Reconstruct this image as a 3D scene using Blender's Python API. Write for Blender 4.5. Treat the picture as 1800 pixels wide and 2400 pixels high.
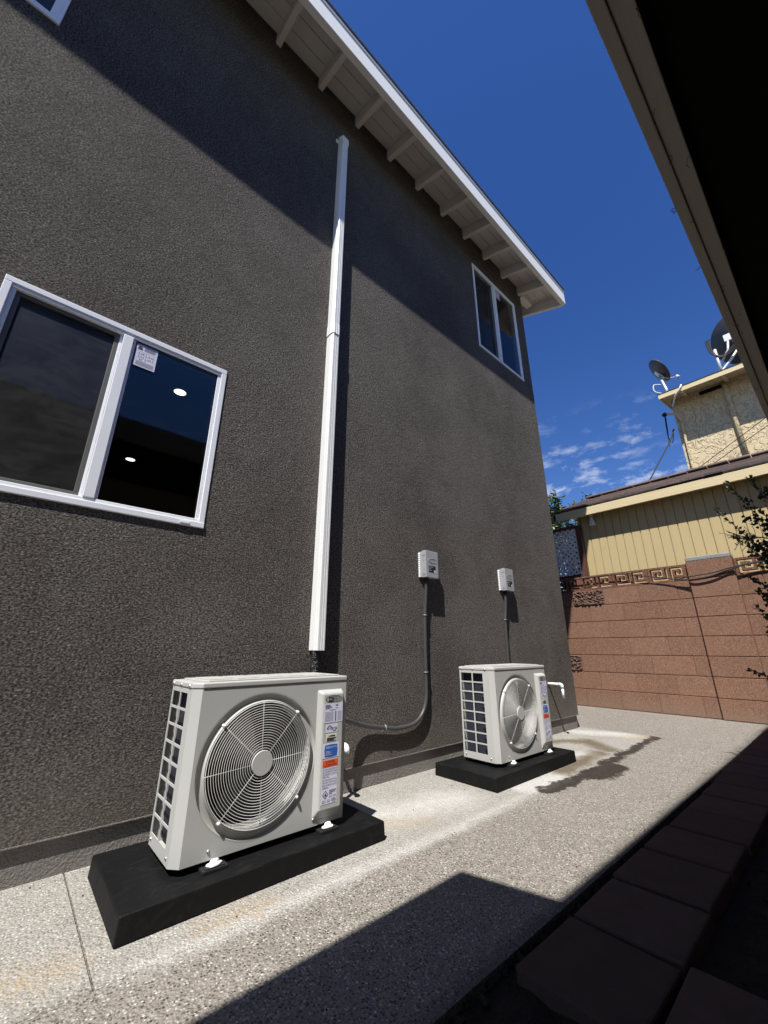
import bpy, math, random
from mathutils import Vector, Matrix
random.seed(7)
R = math.radians
for o in list(bpy.data.objects):
    bpy.data.objects.remove(o)
scn = bpy.context.scene
COL = scn.collection

# ------------------------------------------------------------------ camera
YAW, PITCH, ROLL, F = .8419, .3286, .0012, 938.0
cy, sy, cp, sp = math.cos(YAW), math.sin(YAW), math.cos(PITCH), math.sin(PITCH)
fwd = Vector((cy * cp, sy * cp, sp)); rgt = Vector((sy, -cy, 0)); up = rgt.cross(fwd)
rgt, up = rgt * math.cos(ROLL) + up * math.sin(ROLL), up * math.cos(ROLL) - rgt * math.sin(ROLL)
cd = bpy.data.cameras.new('camera'); cam = bpy.data.objects.new('camera', cd); COL.objects.link(cam)
cam.matrix_world = Matrix(((rgt.x, up.x, -fwd.x, 0), (rgt.y, up.y, -fwd.y, 0), (rgt.z, up.z, -fwd.z, .7), (0, 0, 0, 1)))
cd.sensor_fit = 'HORIZONTAL'; cd.sensor_width = 36; cd.lens = F / 1800 * 36
cd.clip_start = .01; cd.clip_end = 600
scn.camera = cam

# ------------------------------------------------------------------ sky, sun, exposure
SUN = Vector((2.0, 1.0, -3.8)).normalized()          # direction the light travels
ELEV = math.asin(-SUN.z); AZ = math.atan2(-SUN.x, -SUN.y)
w = bpy.data.worlds.new('World'); scn.world = w; w.use_nodes = True
nt = w.node_tree; nt.nodes.clear()
out = nt.nodes.new('ShaderNodeOutputWorld'); bg = nt.nodes.new('ShaderNodeBackground')
sky = nt.nodes.new('ShaderNodeTexSky'); sky.sky_type = 'NISHITA'; sky.sun_disc = False
sky.sun_elevation = ELEV; sky.sun_rotation = AZ % (2 * math.pi)
sky.air_density = 1.0; sky.dust_density = .25; sky.ozone_density = 3.0; sky.altitude = 30
hsv = nt.nodes.new('ShaderNodeHueSaturation'); hsv.inputs['Saturation'].default_value = 1.29; hsv.inputs['Hue'].default_value = .516
nt.links.new(sky.outputs[0], hsv.inputs['Color'])
# thin broken clouds low over the houses
tc = nt.nodes.new('ShaderNodeTexCoord'); sx = nt.nodes.new('ShaderNodeSeparateXYZ')
nt.links.new(tc.outputs['Generated'], sx.inputs[0])
def wm(op, a, b=None, c=None, clamp=False):
    n = nt.nodes.new('ShaderNodeMath'); n.operation = op; n.use_clamp = clamp
    for i, v in enumerate((a, b, c)):
        if v is None: continue
        if hasattr(v, 'links'): nt.links.new(v, n.inputs[i])
        else: n.inputs[i].default_value = v
    return n.outputs[0]
mp = nt.nodes.new('ShaderNodeMapping'); mp.inputs['Scale'].default_value = (1, 1, 2.6)
nt.links.new(tc.outputs['Generated'], mp.inputs[0])
n1 = nt.nodes.new('ShaderNodeTexNoise'); n1.inputs['Scale'].default_value = 15; n1.inputs['Detail'].default_value = 7; n1.inputs['Roughness'].default_value = .62
n2 = nt.nodes.new('ShaderNodeTexNoise'); n2.inputs['Scale'].default_value = 4; n2.inputs['Detail'].default_value = 2
nt.links.new(mp.outputs[0], n1.inputs['Vector']); nt.links.new(mp.outputs[0], n2.inputs['Vector'])
cl = wm('MULTIPLY_ADD', n1.outputs['Fac'], 4.2, -2.15, True)
big = wm('MULTIPLY_ADD', n2.outputs['Fac'], 4.0, -1.6, True)
low = wm('SUBTRACT', 1.0, wm('MULTIPLY_ADD', sx.outputs['Z'], 6.0, -2.05, True), None, True)
cl = wm('MULTIPLY', wm('MULTIPLY', cl, big), low)
cl = wm('MULTIPLY', cl, .75)
mx = nt.nodes.new('ShaderNodeMixRGB'); nt.links.new(cl, mx.inputs[0]); nt.links.new(hsv.outputs[0], mx.inputs[1])
mx.inputs[2].default_value = (7.5, 7.9, 8.6, 1)
nt.links.new(mx.outputs[0], bg.inputs['Color']); bg.inputs['Strength'].default_value = .09
nt.links.new(bg.outputs[0], out.inputs[0])
sl = bpy.data.lights.new('sun', 'SUN'); sl.energy = 5.0; sl.angle = R(.5); sl.color = (1, .968, .92)
so = bpy.data.objects.new('sun', sl); COL.objects.link(so); so.rotation_euler = SUN.to_track_quat('-Z', 'Y').to_euler(); so.location = (-5, -3, 12)
vs = scn.view_settings; vs.view_transform = 'Standard'; vs.look = 'None'; vs.gamma = 1; vs.exposure = .6; vs.use_curve_mapping = False

# ------------------------------------------------------------------ materials
class Nt:
    def __init__(s, name):
        s.m = bpy.data.materials.new(name); s.m.use_nodes = True; s.t = s.m.node_tree
        s.b = s.t.nodes['Principled BSDF']; s.out = s.t.nodes['Material Output']
    def n(s, typ, **kw):
        n = s.t.nodes.new('ShaderNode' + typ)
        for k, v in kw.items(): setattr(n, k, v)
        return n
    def set(s, sock, v):
        if hasattr(v, 'is_output'): s.t.links.new(v, sock)
        else:
            if isinstance(v, tuple) and len(v) == 3 and sock.type == 'RGBA': v = v + (1,)
            sock.default_value = v
    def math(s, op, a, b=None, c=None, clamp=False):
        n = s.n('Math', operation=op, use_clamp=clamp)
        for i, v in enumerate((a, b, c)):
            if v is not None: s.set(n.inputs[i], v)
        return n.outputs[0]
    def pos(s):
        if not hasattr(s, '_p'): s._p = s.n('NewGeometry').outputs['Position']
        return s._p
    def objc(s): return s.n('TexCoord').outputs['Object']
    def vscale(s, v, sc):
        n = s.n('VectorMath', operation='MULTIPLY'); s.set(n.inputs[0], v); n.inputs[1].default_value = sc; return n.outputs[0]
    def noise(s, scale, detail=3, rough=.55, vec=None, dist=0):
        n = s.n('TexNoise'); s.set(n.inputs['Vector'], vec or s.pos()); n.inputs['Scale'].default_value = scale
        n.inputs['Detail'].default_value = detail; n.inputs['Roughness'].default_value = rough; n.inputs['Distortion'].default_value = dist
        return n.outputs['Fac']
    def vor(s, scale, vec=None, feature='F1', rnd=1):
        n = s.n('TexVoronoi', feature=feature); s.set(n.inputs['Vector'], vec or s.pos()); n.inputs['Scale'].default_value = scale
        n.inputs['Randomness'].default_value = rnd
        return n
    def ramp(s, fac, stops):
        n = s.n('ValToRGB'); s.set(n.inputs[0], fac); e = n.color_ramp.elements
        while len(e) < len(stops): e.new(.5)
        for el, (p, c) in zip(e, stops): el.position = p; el.color = (c if isinstance(c, tuple) else (c, c, c)) + (1,)
        return n.outputs[0]
    def mix(s, fac, a, b, mode='MIX'):
        n = s.n('MixRGB', blend_type=mode); s.set(n.inputs[0], fac); s.set(n.inputs[1], a); s.set(n.inputs[2], b); return n.outputs[0]
    def bump(s, h, strength=.5, dist=.01, prev=None):
        n = s.n('Bump'); n.inputs['Strength'].default_value = strength; n.inputs['Distance'].default_value = dist; s.set(n.inputs['Height'], h)
        if prev is not None: s.set(n.inputs['Normal'], prev)
        return n.outputs[0]
    def rnd(s): return s.n('ObjectInfo').outputs['Random']
    def sep(s, v=None):
        n = s.n('SeparateXYZ'); s.set(n.inputs[0], v or s.pos()); return n.outputs
    def smooth(s, v, a, b):
        n = s.n('MapRange', interpolation_type='SMOOTHSTEP'); s.set(n.inputs[0], v); n.inputs[1].default_value = a; n.inputs[2].default_value = b; return n.outputs[0]
    def fin(s, col=None, rough=None, nrm=None, metal=None, spec=None):
        b = s.b
        if col is not None: s.set(b.inputs['Base Color'], col)
        if rough is not None: s.set(b.inputs['Roughness'], rough)
        if nrm is not None: s.set(b.inputs['Normal'], nrm)
        if metal is not None: s.set(b.inputs['Metallic'], metal)
        if spec is not None: s.set(b.inputs['Specular IOR Level'], spec)
        return s.m
def simple(name, col, rough=.5, var=.12, vs_=6, bs=0, bstr=.2, bd=.002, metal=0, spec=.5, rv=0):
    t = Nt(name)
    c = t.mix(t.math('MULTIPLY', t.noise(vs_, 5, .65), 1), tuple(x * (1 - var) for x in col), tuple(min(1, x * (1 + var)) for x in col))
    if rv:
        c = t.mix(t.math('MULTIPLY', t.rnd(), rv), c, tuple(x * .55 for x in col))
    nrm = t.bump(t.noise(bs, 4, .6), bstr, bd) if bs else None
    r_ = t.math('MULTIPLY_ADD', t.noise(vs_ * 3, 3), .2, rough - .1)
    return t.fin(c, r_, nrm, metal, spec)
MT = {}
# stucco of the grey house
t = Nt('grey_stucco')
p = t.pos()
g1 = t.noise(145, 3.5, .62, t.vscale(p, (.8, 1, 1.15)), dist=.3); g2 = t.noise(420, 2, .6); g3 = t.noise(34, 3, .6)
h = t.math('ADD', t.math('ADD', g1, t.math('MULTIPLY', g3, .7)), t.math('MULTIPLY', g2, .4))
c = t.mix(t.smooth(t.noise(1.3, 5, .65), .32, .68), (.172, .152, .134), (.26, .236, .21))
c = t.mix(t.math('MULTIPLY', t.smooth(t.noise(4.5, 6, .72, t.vscale(p, (1, 1, .7)), 1.2), .48, .78), .5), c, (.30, .275, .245))
c = t.mix(t.math('MULTIPLY', t.smooth(t.noise(9, 5, .7), .6, .8), .35), c, (.19, .15, .12))
c = t.mix(t.smooth(g1, .38, .58), t.mix(.82, c, (.022, .019, .017)), c)
c = t.mix(t.math('MULTIPLY', t.smooth(g1, .56, .70), .7), c, (.50, .465, .415))
stk = t.smooth(t.noise(1, 4, .6, t.vscale(p, (22, 1, .55))), .60, .78)
c = t.mix(t.math('MULTIPLY', stk, .22), c, (.34, .32, .29))
zz = t.math('ADD', t.sep()[2], t.math('MULTIPLY_ADD', t.noise(7, 5, .7), .3, -.15))
c = t.mix(t.math('MULTIPLY', t.math('SUBTRACT', 1.0, t.smooth(zz, .1, .42)), .3), c, (.27, .235, .19))
MT['stucco'] = t.fin(c, .93, t.bump(h, 1.0, .03), spec=.15)
MT['foundation'] = simple('foundation_concrete', (.2, .184, .17), .95, .25, 9, 120, .9, .01, spec=.15)
# aggregate concrete
def concrete():
    t = Nt('aggregate_concrete'); p = t.pos(); X = t.sep()
    v = t.vor(150, t.vscale(p, (1, 1, 1))); v.inputs['Scale'].default_value = 150; sepc = t.sep(v.outputs['Color'])
    peb = t.ramp(sepc[0], [(0, (.03, .026, .023)), (.22, (.10, .088, .076)), (.5, (.22, .198, .17)), (.8, (.36, .332, .29)), (1, (.58, .55, .50))])
    mat_ = t.mix(t.noise(9, 5, .65), (.17, .15, .125), (.30, .275, .235))
    wn = t.noise(330, 2, .6)
    base = t.mix(t.smooth(t.math('ADD', v.outputs['Distance'], t.math('MULTIPLY_ADD', wn, .5, -.25)), .3, .6), peb, mat_)
    base = t.mix(t.math('MULTIPLY', t.smooth(t.noise(170, 3, .65), .52, .62), .55), base, (.045, .04, .034))
    base = t.mix(t.math('MULTIPLY', t.smooth(t.noise(190, 3, .65, t.vscale(p, (1.1, .9, 1))), .58, .68), .6), base, (.5, .47, .42))
    base = t.mix(t.math('MULTIPLY', t.smooth(t.noise(1.3, 5, .65), .35, .75), .45), base, t.mix(.5, base, (.15, .13, .11)))
    wob = t.math('MULTIPLY_ADD', t.noise(6, 5, .7), .16, -.08)
    wob2 = t.math('MULTIPLY_ADD', t.noise(26, 5, .75), .11, -.055)
    yy = t.math('ADD', X[1], t.math('ADD', wob, wob2))
    def capsule(a, b, r, soft):
        ab = Vector((b[0] - a[0], b[1] - a[1])); L2 = ab.length_squared
        wx = t.math('ADD', X[0], t.math('MULTIPLY', wob, .9)); 
        px = t.math('SUBTRACT', wx, a[0]); py = t.math('SUBTRACT', yy, a[1])
        k = t.math('DIVIDE', t.math('ADD', t.math('MULTIPLY', px, ab.x), t.math('MULTIPLY', py, ab.y)), L2, clamp=True)
        dx = t.math('SUBTRACT', px, t.math('MULTIPLY', k, ab.x)); dy = t.math('SUBTRACT', py, t.math('MULTIPLY', k, ab.y))
        d = t.math('SQRT', t.math('ADD', t.math('MULTIPLY', dx, dx), t.math('MULTIPLY', dy, dy)))
        return t.math('SUBTRACT', 1.0, t.smooth(d, r - soft, r + soft))
    def mx(*a):
        o = a[0]
        for q in a[1:]: o = t.math('MAXIMUM', o, q)
        return o
    # apron is paler, with mineral bloom along the joint
    apron = t.math('MULTIPLY', t.smooth(yy, 1.25, 1.31), t.math('SUBTRACT', 1.0, t.smooth(X[0], 4.15, 4.27)))
    ap = t.math('MULTIPLY', apron, t.math('MULTIPLY_ADD', t.noise(4, 5, .7), .75, .15))
    pale = t.mix(.42, base, (.56, .55, .51))
    col = t.mix(ap, base, pale)
    bl = t.math('SUBTRACT', 1.0, t.smooth(t.math('ABSOLUTE', t.math('SUBTRACT', t.math('ADD', X[1], t.math('MULTIPLY', wob, .45)), 1.275)), -.01, .06))
    bl = t.math('MULTIPLY', bl, t.math('MULTIPLY', t.smooth(X[0], .25, .5), t.math('SUBTRACT', 1.0, t.smooth(X[0], 1.9, 2.3))))
    bl = t.math('MULTIPLY', bl, t.math('MULTIPLY', t.math('MULTIPLY_ADD', t.noise(14, 4, .7), 1.2, .15, True), t.math('MULTIPLY_ADD', t.smooth(t.noise(150, 3, .7), .38, .55), .6, .4)))
    col = t.mix(t.math('MULTIPLY', bl, .68), col, (.60, .59, .565))
    pep = t.math('MULTIPLY_ADD', t.smooth(t.noise(150, 3, .7), .38, .55), .55, .45)
    white = mx(capsule((3.95, 1.83), (4.12, 1.5), .09, .09), capsule((3.05, 1.58), (3.2, 1.42), .07, .07), capsule((2.2, 1.36), (2.5, 1.33), .07, .04), capsule((1.3, 1.6), (1.8, 1.5), .1, .12))
    col = t.mix(t.math('MULTIPLY', white, t.math('MULTIPLY_ADD', t.noise(30, 4, .7), .9, .1, True)), t.mix(1, col, col), t.mix(pep, col, (.6, .59, .565)))
    tan = mx(capsule((.15, 1.42), (.25, 1.4), .05, .06), capsule((.56, 1.34), (.72, 1.31), .03, .05), capsule((1.35, 1.5), (1.5, 1.42), .05, .06), capsule((4.05, 1.45), (4.15, 1.36), .07, .06))
    col = t.mix(t.math('MULTIPLY', tan, t.math('MULTIPLY', t.smooth(t.noise(40, 4, .7), .35, .6), .5)), col, (.36, .27, .14))
    brown = mx(capsule((3.4, 1.80), (3.62, 1.62), .06, .06), capsule((3.62, 1.62), (3.45, 1.40), .08, .06), capsule((2.65, 1.36), (3.3, 1.40), .055, .045))
    col = t.mix(t.math('MULTIPLY', brown, .85), col, t.mix(1, col, (.36, .29, .18), 'MULTIPLY'))
    wet = mx(capsule((2.26, 1.265), (2.8, 1.22), .045, .012), capsule((2.72, 1.2), (3.0, 1.2), .085, .014), capsule((3.0, 1.26), (4.2, 1.30), .035, .012))
    col = t.mix(t.math('MULTIPLY', wet, .92), col, t.mix(1, col, (.10, .08, .068), 'MULTIPLY'))
    dark = t.math('SUBTRACT', 1.0, t.smooth(t.math('SUBTRACT', X[1], t.math('MULTIPLY', wob, .5)), .735, .80))
    col = t.mix(t.math('MULTIPLY', dark, .6), col, (.05, .045, .04))
    hgt = t.math('ADD', t.math('MULTIPLY', t.math('SUBTRACT', 1.0, v.outputs['Distance']), .7), t.math('MULTIPLY', t.noise(60, 4, .6), .6))
    return t.fin(col, t.math('SUBTRACT', .9, t.math('MULTIPLY', wet, .35)), t.bump(hgt, .8, .006), spec=.3)
MT['concrete'] = concrete()
MT['dirt'] = simple('dark_soil', (.035, .028, .022), .95, .5, 25, 60, .9, .02, spec=.1)
MT['ground'] = simple('dry_ground', (.12, .1, .08), .95, .3, 4, 30, .6, .02, spec=.1)
MT['paver'] = simple('red_paver', (.10, .064, .05), .9, .35, 12, 180, .5, .004, spec=.2, rv=.5)
def blockmat(name, a, b, bs, bstr, bd):
    t = Nt(name)
    v = t.vor(150); s0 = t.sep(v.outputs['Color'])[0]
    c = t.mix(t.noise(5, 5, .7), a, b)
    c = t.mix(t.math('MULTIPLY', t.rnd(), .45), c, tuple(x * .72 for x in a))
    c = t.mix(t.math('MULTIPLY', t.smooth(s0, .72, .95), .5), c, (.37, .26, .19))
    c = t.mix(t.math('MULTIPLY', t.smooth(s0, .3, .1), .5), c, tuple(x * .35 for x in a))
    z = t.sep()[2]
    st = t.math('MULTIPLY', t.math('SUBTRACT', 1.0, t.smooth(t.math('ADD', z, t.math('MULTIPLY_ADD', t.noise(5, 4), .25, -.12)), .02, .2)), .45)
    c = t.mix(st, c, (.2, .15, .11))
    return t.fin(c, .93, t.bump(t.noise(bs, 5, .7), bstr, bd), spec=.15)
MT['block'] = blockmat('red_block', (.205, .108, .072), (.255, .14, .096), 140, .55, .005)
MT['splitblock'] = blockmat('split_face_block', (.13, .078, .062), (.2, .115, .09), 38, 1.0, .03)
MT['mortar'] = simple('mortar', (.19, .11, .072), .95, .2, 20, 90, .5, .005, spec=.1)
MT['keyblock'] = blockmat('brown_key_block', (.15, .066, .046), (.19, .085, .058), 90, .6, .006)
MT['cap'] = simple('grey_mortar_patch', (.24, .25, .24), .9, .35, 14, 60, .6, .008, spec=.2)
def wood(name, a, b, axis, sc=(2, 26), rough=.75, bstr=.25, chip=None):
    t = Nt(name); v = [sc[1]] * 3; v[axis] = sc[0]
    gr = t.noise(1, 6, .7, t.vscale(t.pos(), tuple(v)), 1.5)
    c = t.mix(gr, a, b)
    if chip: c = t.mix(t.math('MULTIPLY', t.smooth(t.noise(11, 6, .75), .62, .7), .5), c, chip)
    return t.fin(c, rough, t.bump(gr, bstr, .006), spec=.25)
MT['whitewood'] = wood('white_painted_wood', (.82, .815, .79), (.88, .875, .86), 0, (2, 20), .55, .12)
MT['rafterwood'] = wood('eave_paint', (.70, .67, .62), (.78, .75, .70), 1, (3, 24), .7, .12)
MT['beigewood'] = wood('beige_fascia_paint', (.30, .285, .262), (.39, .372, .342), 0, (1.5, 22), .8, .3, (.2, .17, .14))
MT['shadeblack'] = simple('shaded_soffit', (.006, .006, .006), .9, .3, 4, spec=.1)  # near-black colour carries the shade of the unlit underside, despite ground bounce
MT['cream'] = wood('cream_fascia', (.52, .425, .235), (.72, .615, .39), 1, (2.2, 45), .75, .5)
MT['siding'] = wood('yellow_siding', (.43, .34, .175), (.52, .42, .225), 2, (3, 40), .8, .35, (.36, .27, .12))
MT['groove'] = simple('siding_groove', (.40, .315, .16), .85, .15, 10)
MT['shingle'] = simple('brown_shingle', (.30, .24, .215), .95, .35, 30, 150, .8, .006, spec=.1, rv=.7)
MT['roofdark'] = simple('dark_roofing', (.05, .048, .047), .95, .3, 20, 120, .8, .006, spec=.1)
t = Nt('cream_skip_trowel')
v = t.noise(7, 3, .5, dist=2.2); e = t.smooth(v, .47, .55)
MT['creamstucco'] = t.fin(t.mix(t.noise(12, 5), (.60, .49, .30), (.66, .55, .36)), .9, t.bump(t.math('ADD', e, t.math('MULTIPLY', t.noise(60, 3), .3)), .85, .024), spec=.15)
MT['brownwood'] = wood('brown_stained_wood', (.075, .03, .022), (.13, .055, .04), 2, (2, 30), .7, .3)
MT['lattice'] = simple('white_lattice', (.8, .8, .8), .5, .05)
MT['acbody'] = simple('ac_casing', (.45, .445, .42), .45, .03, 3, 700, .03, .001)
MT['acwhite'] = simple('ac_wire', (.62, .61, .58), .4, .03, 3)
MT['acdark'] = simple('ac_inside', (.006, .006, .007), .8, .2, 5, spec=.2)
t = Nt('coil_fin'); wv = t.n('TexWave'); t.set(wv.inputs['Vector'], t.objc()); wv.bands_direction = 'Y'; wv.inputs['Scale'].default_value = 90; MT['fin'] = t.fin(t.mix(wv.outputs['Fac'], (.006, .007, .011), (.05, .056, .075)), .5, t.bump(wv.outputs['Fac'], .6, .002), .3)
MT['blade'] = simple('fan_blade', (.012, .012, .013), .5, .1, 5)
MT['screw'] = simple('zinc_screw', (.6, .58, .54), .35, .1, 30, metal=.8)
t = Nt('black_pad')
MT['pad'] = t.fin(t.mix(t.smooth(t.noise(9, 6, .7, t.vscale(t.pos(), (1, 2.2, 1)), 2.5), .5, .75), (.0035, .0035, .0038), (.012, .012, .013)), t.math('MULTIPLY_ADD', t.noise(14, 5), .3, .5), t.bump(t.noise(160, 3), .35, .003), spec=.22)
MT['rubber'] = simple('black_rubber', (.012, .012, .012), .7, .2, 20)
MT['cover'] = simple('lineset_cover', (.76, .755, .73), .45, .05, 2)
MT['pvc'] = simple('white_pvc', (.86, .86, .84), .35, .03, 5)
MT['conduit'] = simple('grey_conduit', (.055, .054, .058), .42, .15, 20)
MT['strap'] = simple('galvanised_strap', (.32, .32, .32), .5, .3, 60, metal=.6)
MT['box'] = simple('grey_plastic', (.33, .335, .345), .45, .05, 8)
MT['vinyl'] = simple('white_vinyl', (.8, .81, .83), .35, .05, 12)
MT['darkframe'] = simple('bronze_screen_frame', (.1, .098, .09), .5, .1, 8)
MT['tape'] = simple('black_tape', (.01, .01, .011), .3, .5, 40, 50, 1, .02)
MT['cablemat'] = simple('black_cable', (.012, .012, .012), .6, .2, 20)
MT['dish'] = simple('dish_grey', (.05, .052, .057), .45, .1, 6)
MT['metal'] = simple('galvanised_metal', (.62, .62, .6), .4, .15, 12, metal=.5)
MT['interior'] = simple('room_paint', (.32, .31, .29), .9, .1, 2)
MT['ceiling'] = simple('ceiling_paint', (.4, .4, .39), .9, .05, 2)
MT['curtain'] = simple('pale_curtain', (.42, .46, .48), .9, .1, 3)
MT['paper'] = simple('white_label', (.66, .66, .78), .5, .03, 20)
MT['beigelabel'] = simple('cream_label', (.72, .7, .6), .5, .03, 20)
MT['ink'] = simple('black_ink', (.012, .012, .014), .5, .1, 20)
MT['greyink'] = simple('grey_ink', (.16, .16, .22), .5, .1, 20)
MT['navy'] = simple('navy_ink', (.03, .045, .15), .5, .1, 20)
MT['blue'] = simple('blue_label', (.02, .12, .42), .45, .05, 20)
MT['red'] = simple('orange_label', (.75, .10, .03), .45, .05, 20)
MT['leafd'] = simple('jade_leaf', (.03, .05, .02), .5, .3, 20)
MT['leaf'] = simple('tree_leaf', (.075, .12, .035), .45, .45, 9)
MT['bark'] = simple('bark', (.1, .07, .05), .9, .3, 15, 60, .8, .01)
def glassmat(name, tint, ior):
    t = Nt(name); tr = t.n('BsdfTransparent'); tr.inputs[0].default_value = tint + (1,)
    gl = t.n('BsdfGlossy'); gl.inputs['Roughness'].default_value = 0.0
    fr = t.n('Fresnel'); fr.inputs[0].default_value = ior
    nz = t.bump(t.noise(2.2, 2, .4), .02, .05); t.set(gl.inputs['Normal'], nz); 
    m = t.n('MixShader'); t.set(m.inputs[0], fr.outputs[0]); t.set(m.inputs[1], tr.outputs[0]); t.set(m.inputs[2], gl.outputs[0])
    t.t.links.new(m.outputs[0], t.out.inputs[0]); return t.m
MT['glass'] = glassmat('window_glass', (.8, .83, .82), 1.5)
t = Nt('insect_screen'); tr = t.n('BsdfTransparent'); m = t.n('MixShader')
t.set(t.b.inputs['Base Color'], t.mix(t.smooth(t.math('ADD', t.math('MULTIPLY', t.noise(5, 6, .75, dist=1.5), .6), t.math('MULTIPLY', t.noise(1, 5, .7, t.vscale(t.pos(), (9, 1, 40))), .4)), .38, .66), (.02, .02, .02), (.075, .073, .068))); t.b.inputs['Roughness'].default_value = .9
m.inputs[0].default_value = .36; t.t.links.new(tr.outputs[0], m.inputs[1]); t.t.links.new(t.b.outputs[0], m.inputs[2]); t.t.links.new(m.outputs[0], t.out.inputs[0]); MT['screen'] = t.m
t = Nt('lamp_glow'); em = t.n('Emission'); em.inputs[0].default_value = (1, .95, .86, 1); em.inputs[1].default_value = 2.2; t.t.links.new(em.outputs[0], t.out.inputs[0]); MT['glow'] = t.m

# ------------------------------------------------------------------ mesh builder
def tube_mesh(pts, r, n=8, closed=False):
    pts = [Vector(p) for p in pts]; V, Fc = [], []; N_ = len(pts); prev = None
    for i, p in enumerate(pts):
        a = pts[(i - 1) % N_] if closed or i > 0 else p; b = pts[(i + 1) % N_] if closed or i < N_ - 1 else p
        d = (b - a).normalized()
        if prev is None:
            u = d.orthogonal().normalized()
        else:
            u = (prev - d * prev.dot(d)).normalized()
        prev = u; v = d.cross(u); rr = r[i] if isinstance(r, (list, tuple)) else r
        for k in range(n):
            an = 2 * math.pi * k / n; V.append(p + (u * math.cos(an) + v * math.sin(an)) * rr)
    for i in range(N_ if closed else N_ - 1):
        j = (i + 1) % N_
        for k in range(n):
            l = (k + 1) % n; Fc.append((i * n + k, i * n + l, j * n + l, j * n + k))
    if not closed: Fc += [tuple(reversed(range(n))), tuple(range((N_ - 1) * n, N_ * n))]
    return V, Fc
_txt = {}
def text_mesh(s):
    if s not in _txt:
        cu = bpy.data.curves.new('t', 'FONT'); cu.body = s; cu.resolution_u = 3
        o = bpy.data.objects.new('t', cu); COL.objects.link(o)
        dg = bpy.context.evaluated_depsgraph_get(); me = bpy.data.meshes.new_from_object(o.evaluated_get(dg))
        V = [v.co.copy() for v in me.vertices]; Fc = [tuple(p.vertices) for p in me.polygons]
        bpy.data.objects.remove(o); bpy.data.meshes.remove(me); bpy.data.curves.remove(cu)
        x0 = min(v.x for v in V); x1 = max(v.x for v in V); y0 = min(v.y for v in V); y1 = max(v.y for v in V)
        _txt[s] = ([Vector(((v.x - x0) / (x1 - x0), (v.y - y0) / (y1 - y0), 0)) for v in V], Fc, (x1 - x0) / (y1 - y0))
    return _txt[s]
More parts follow.
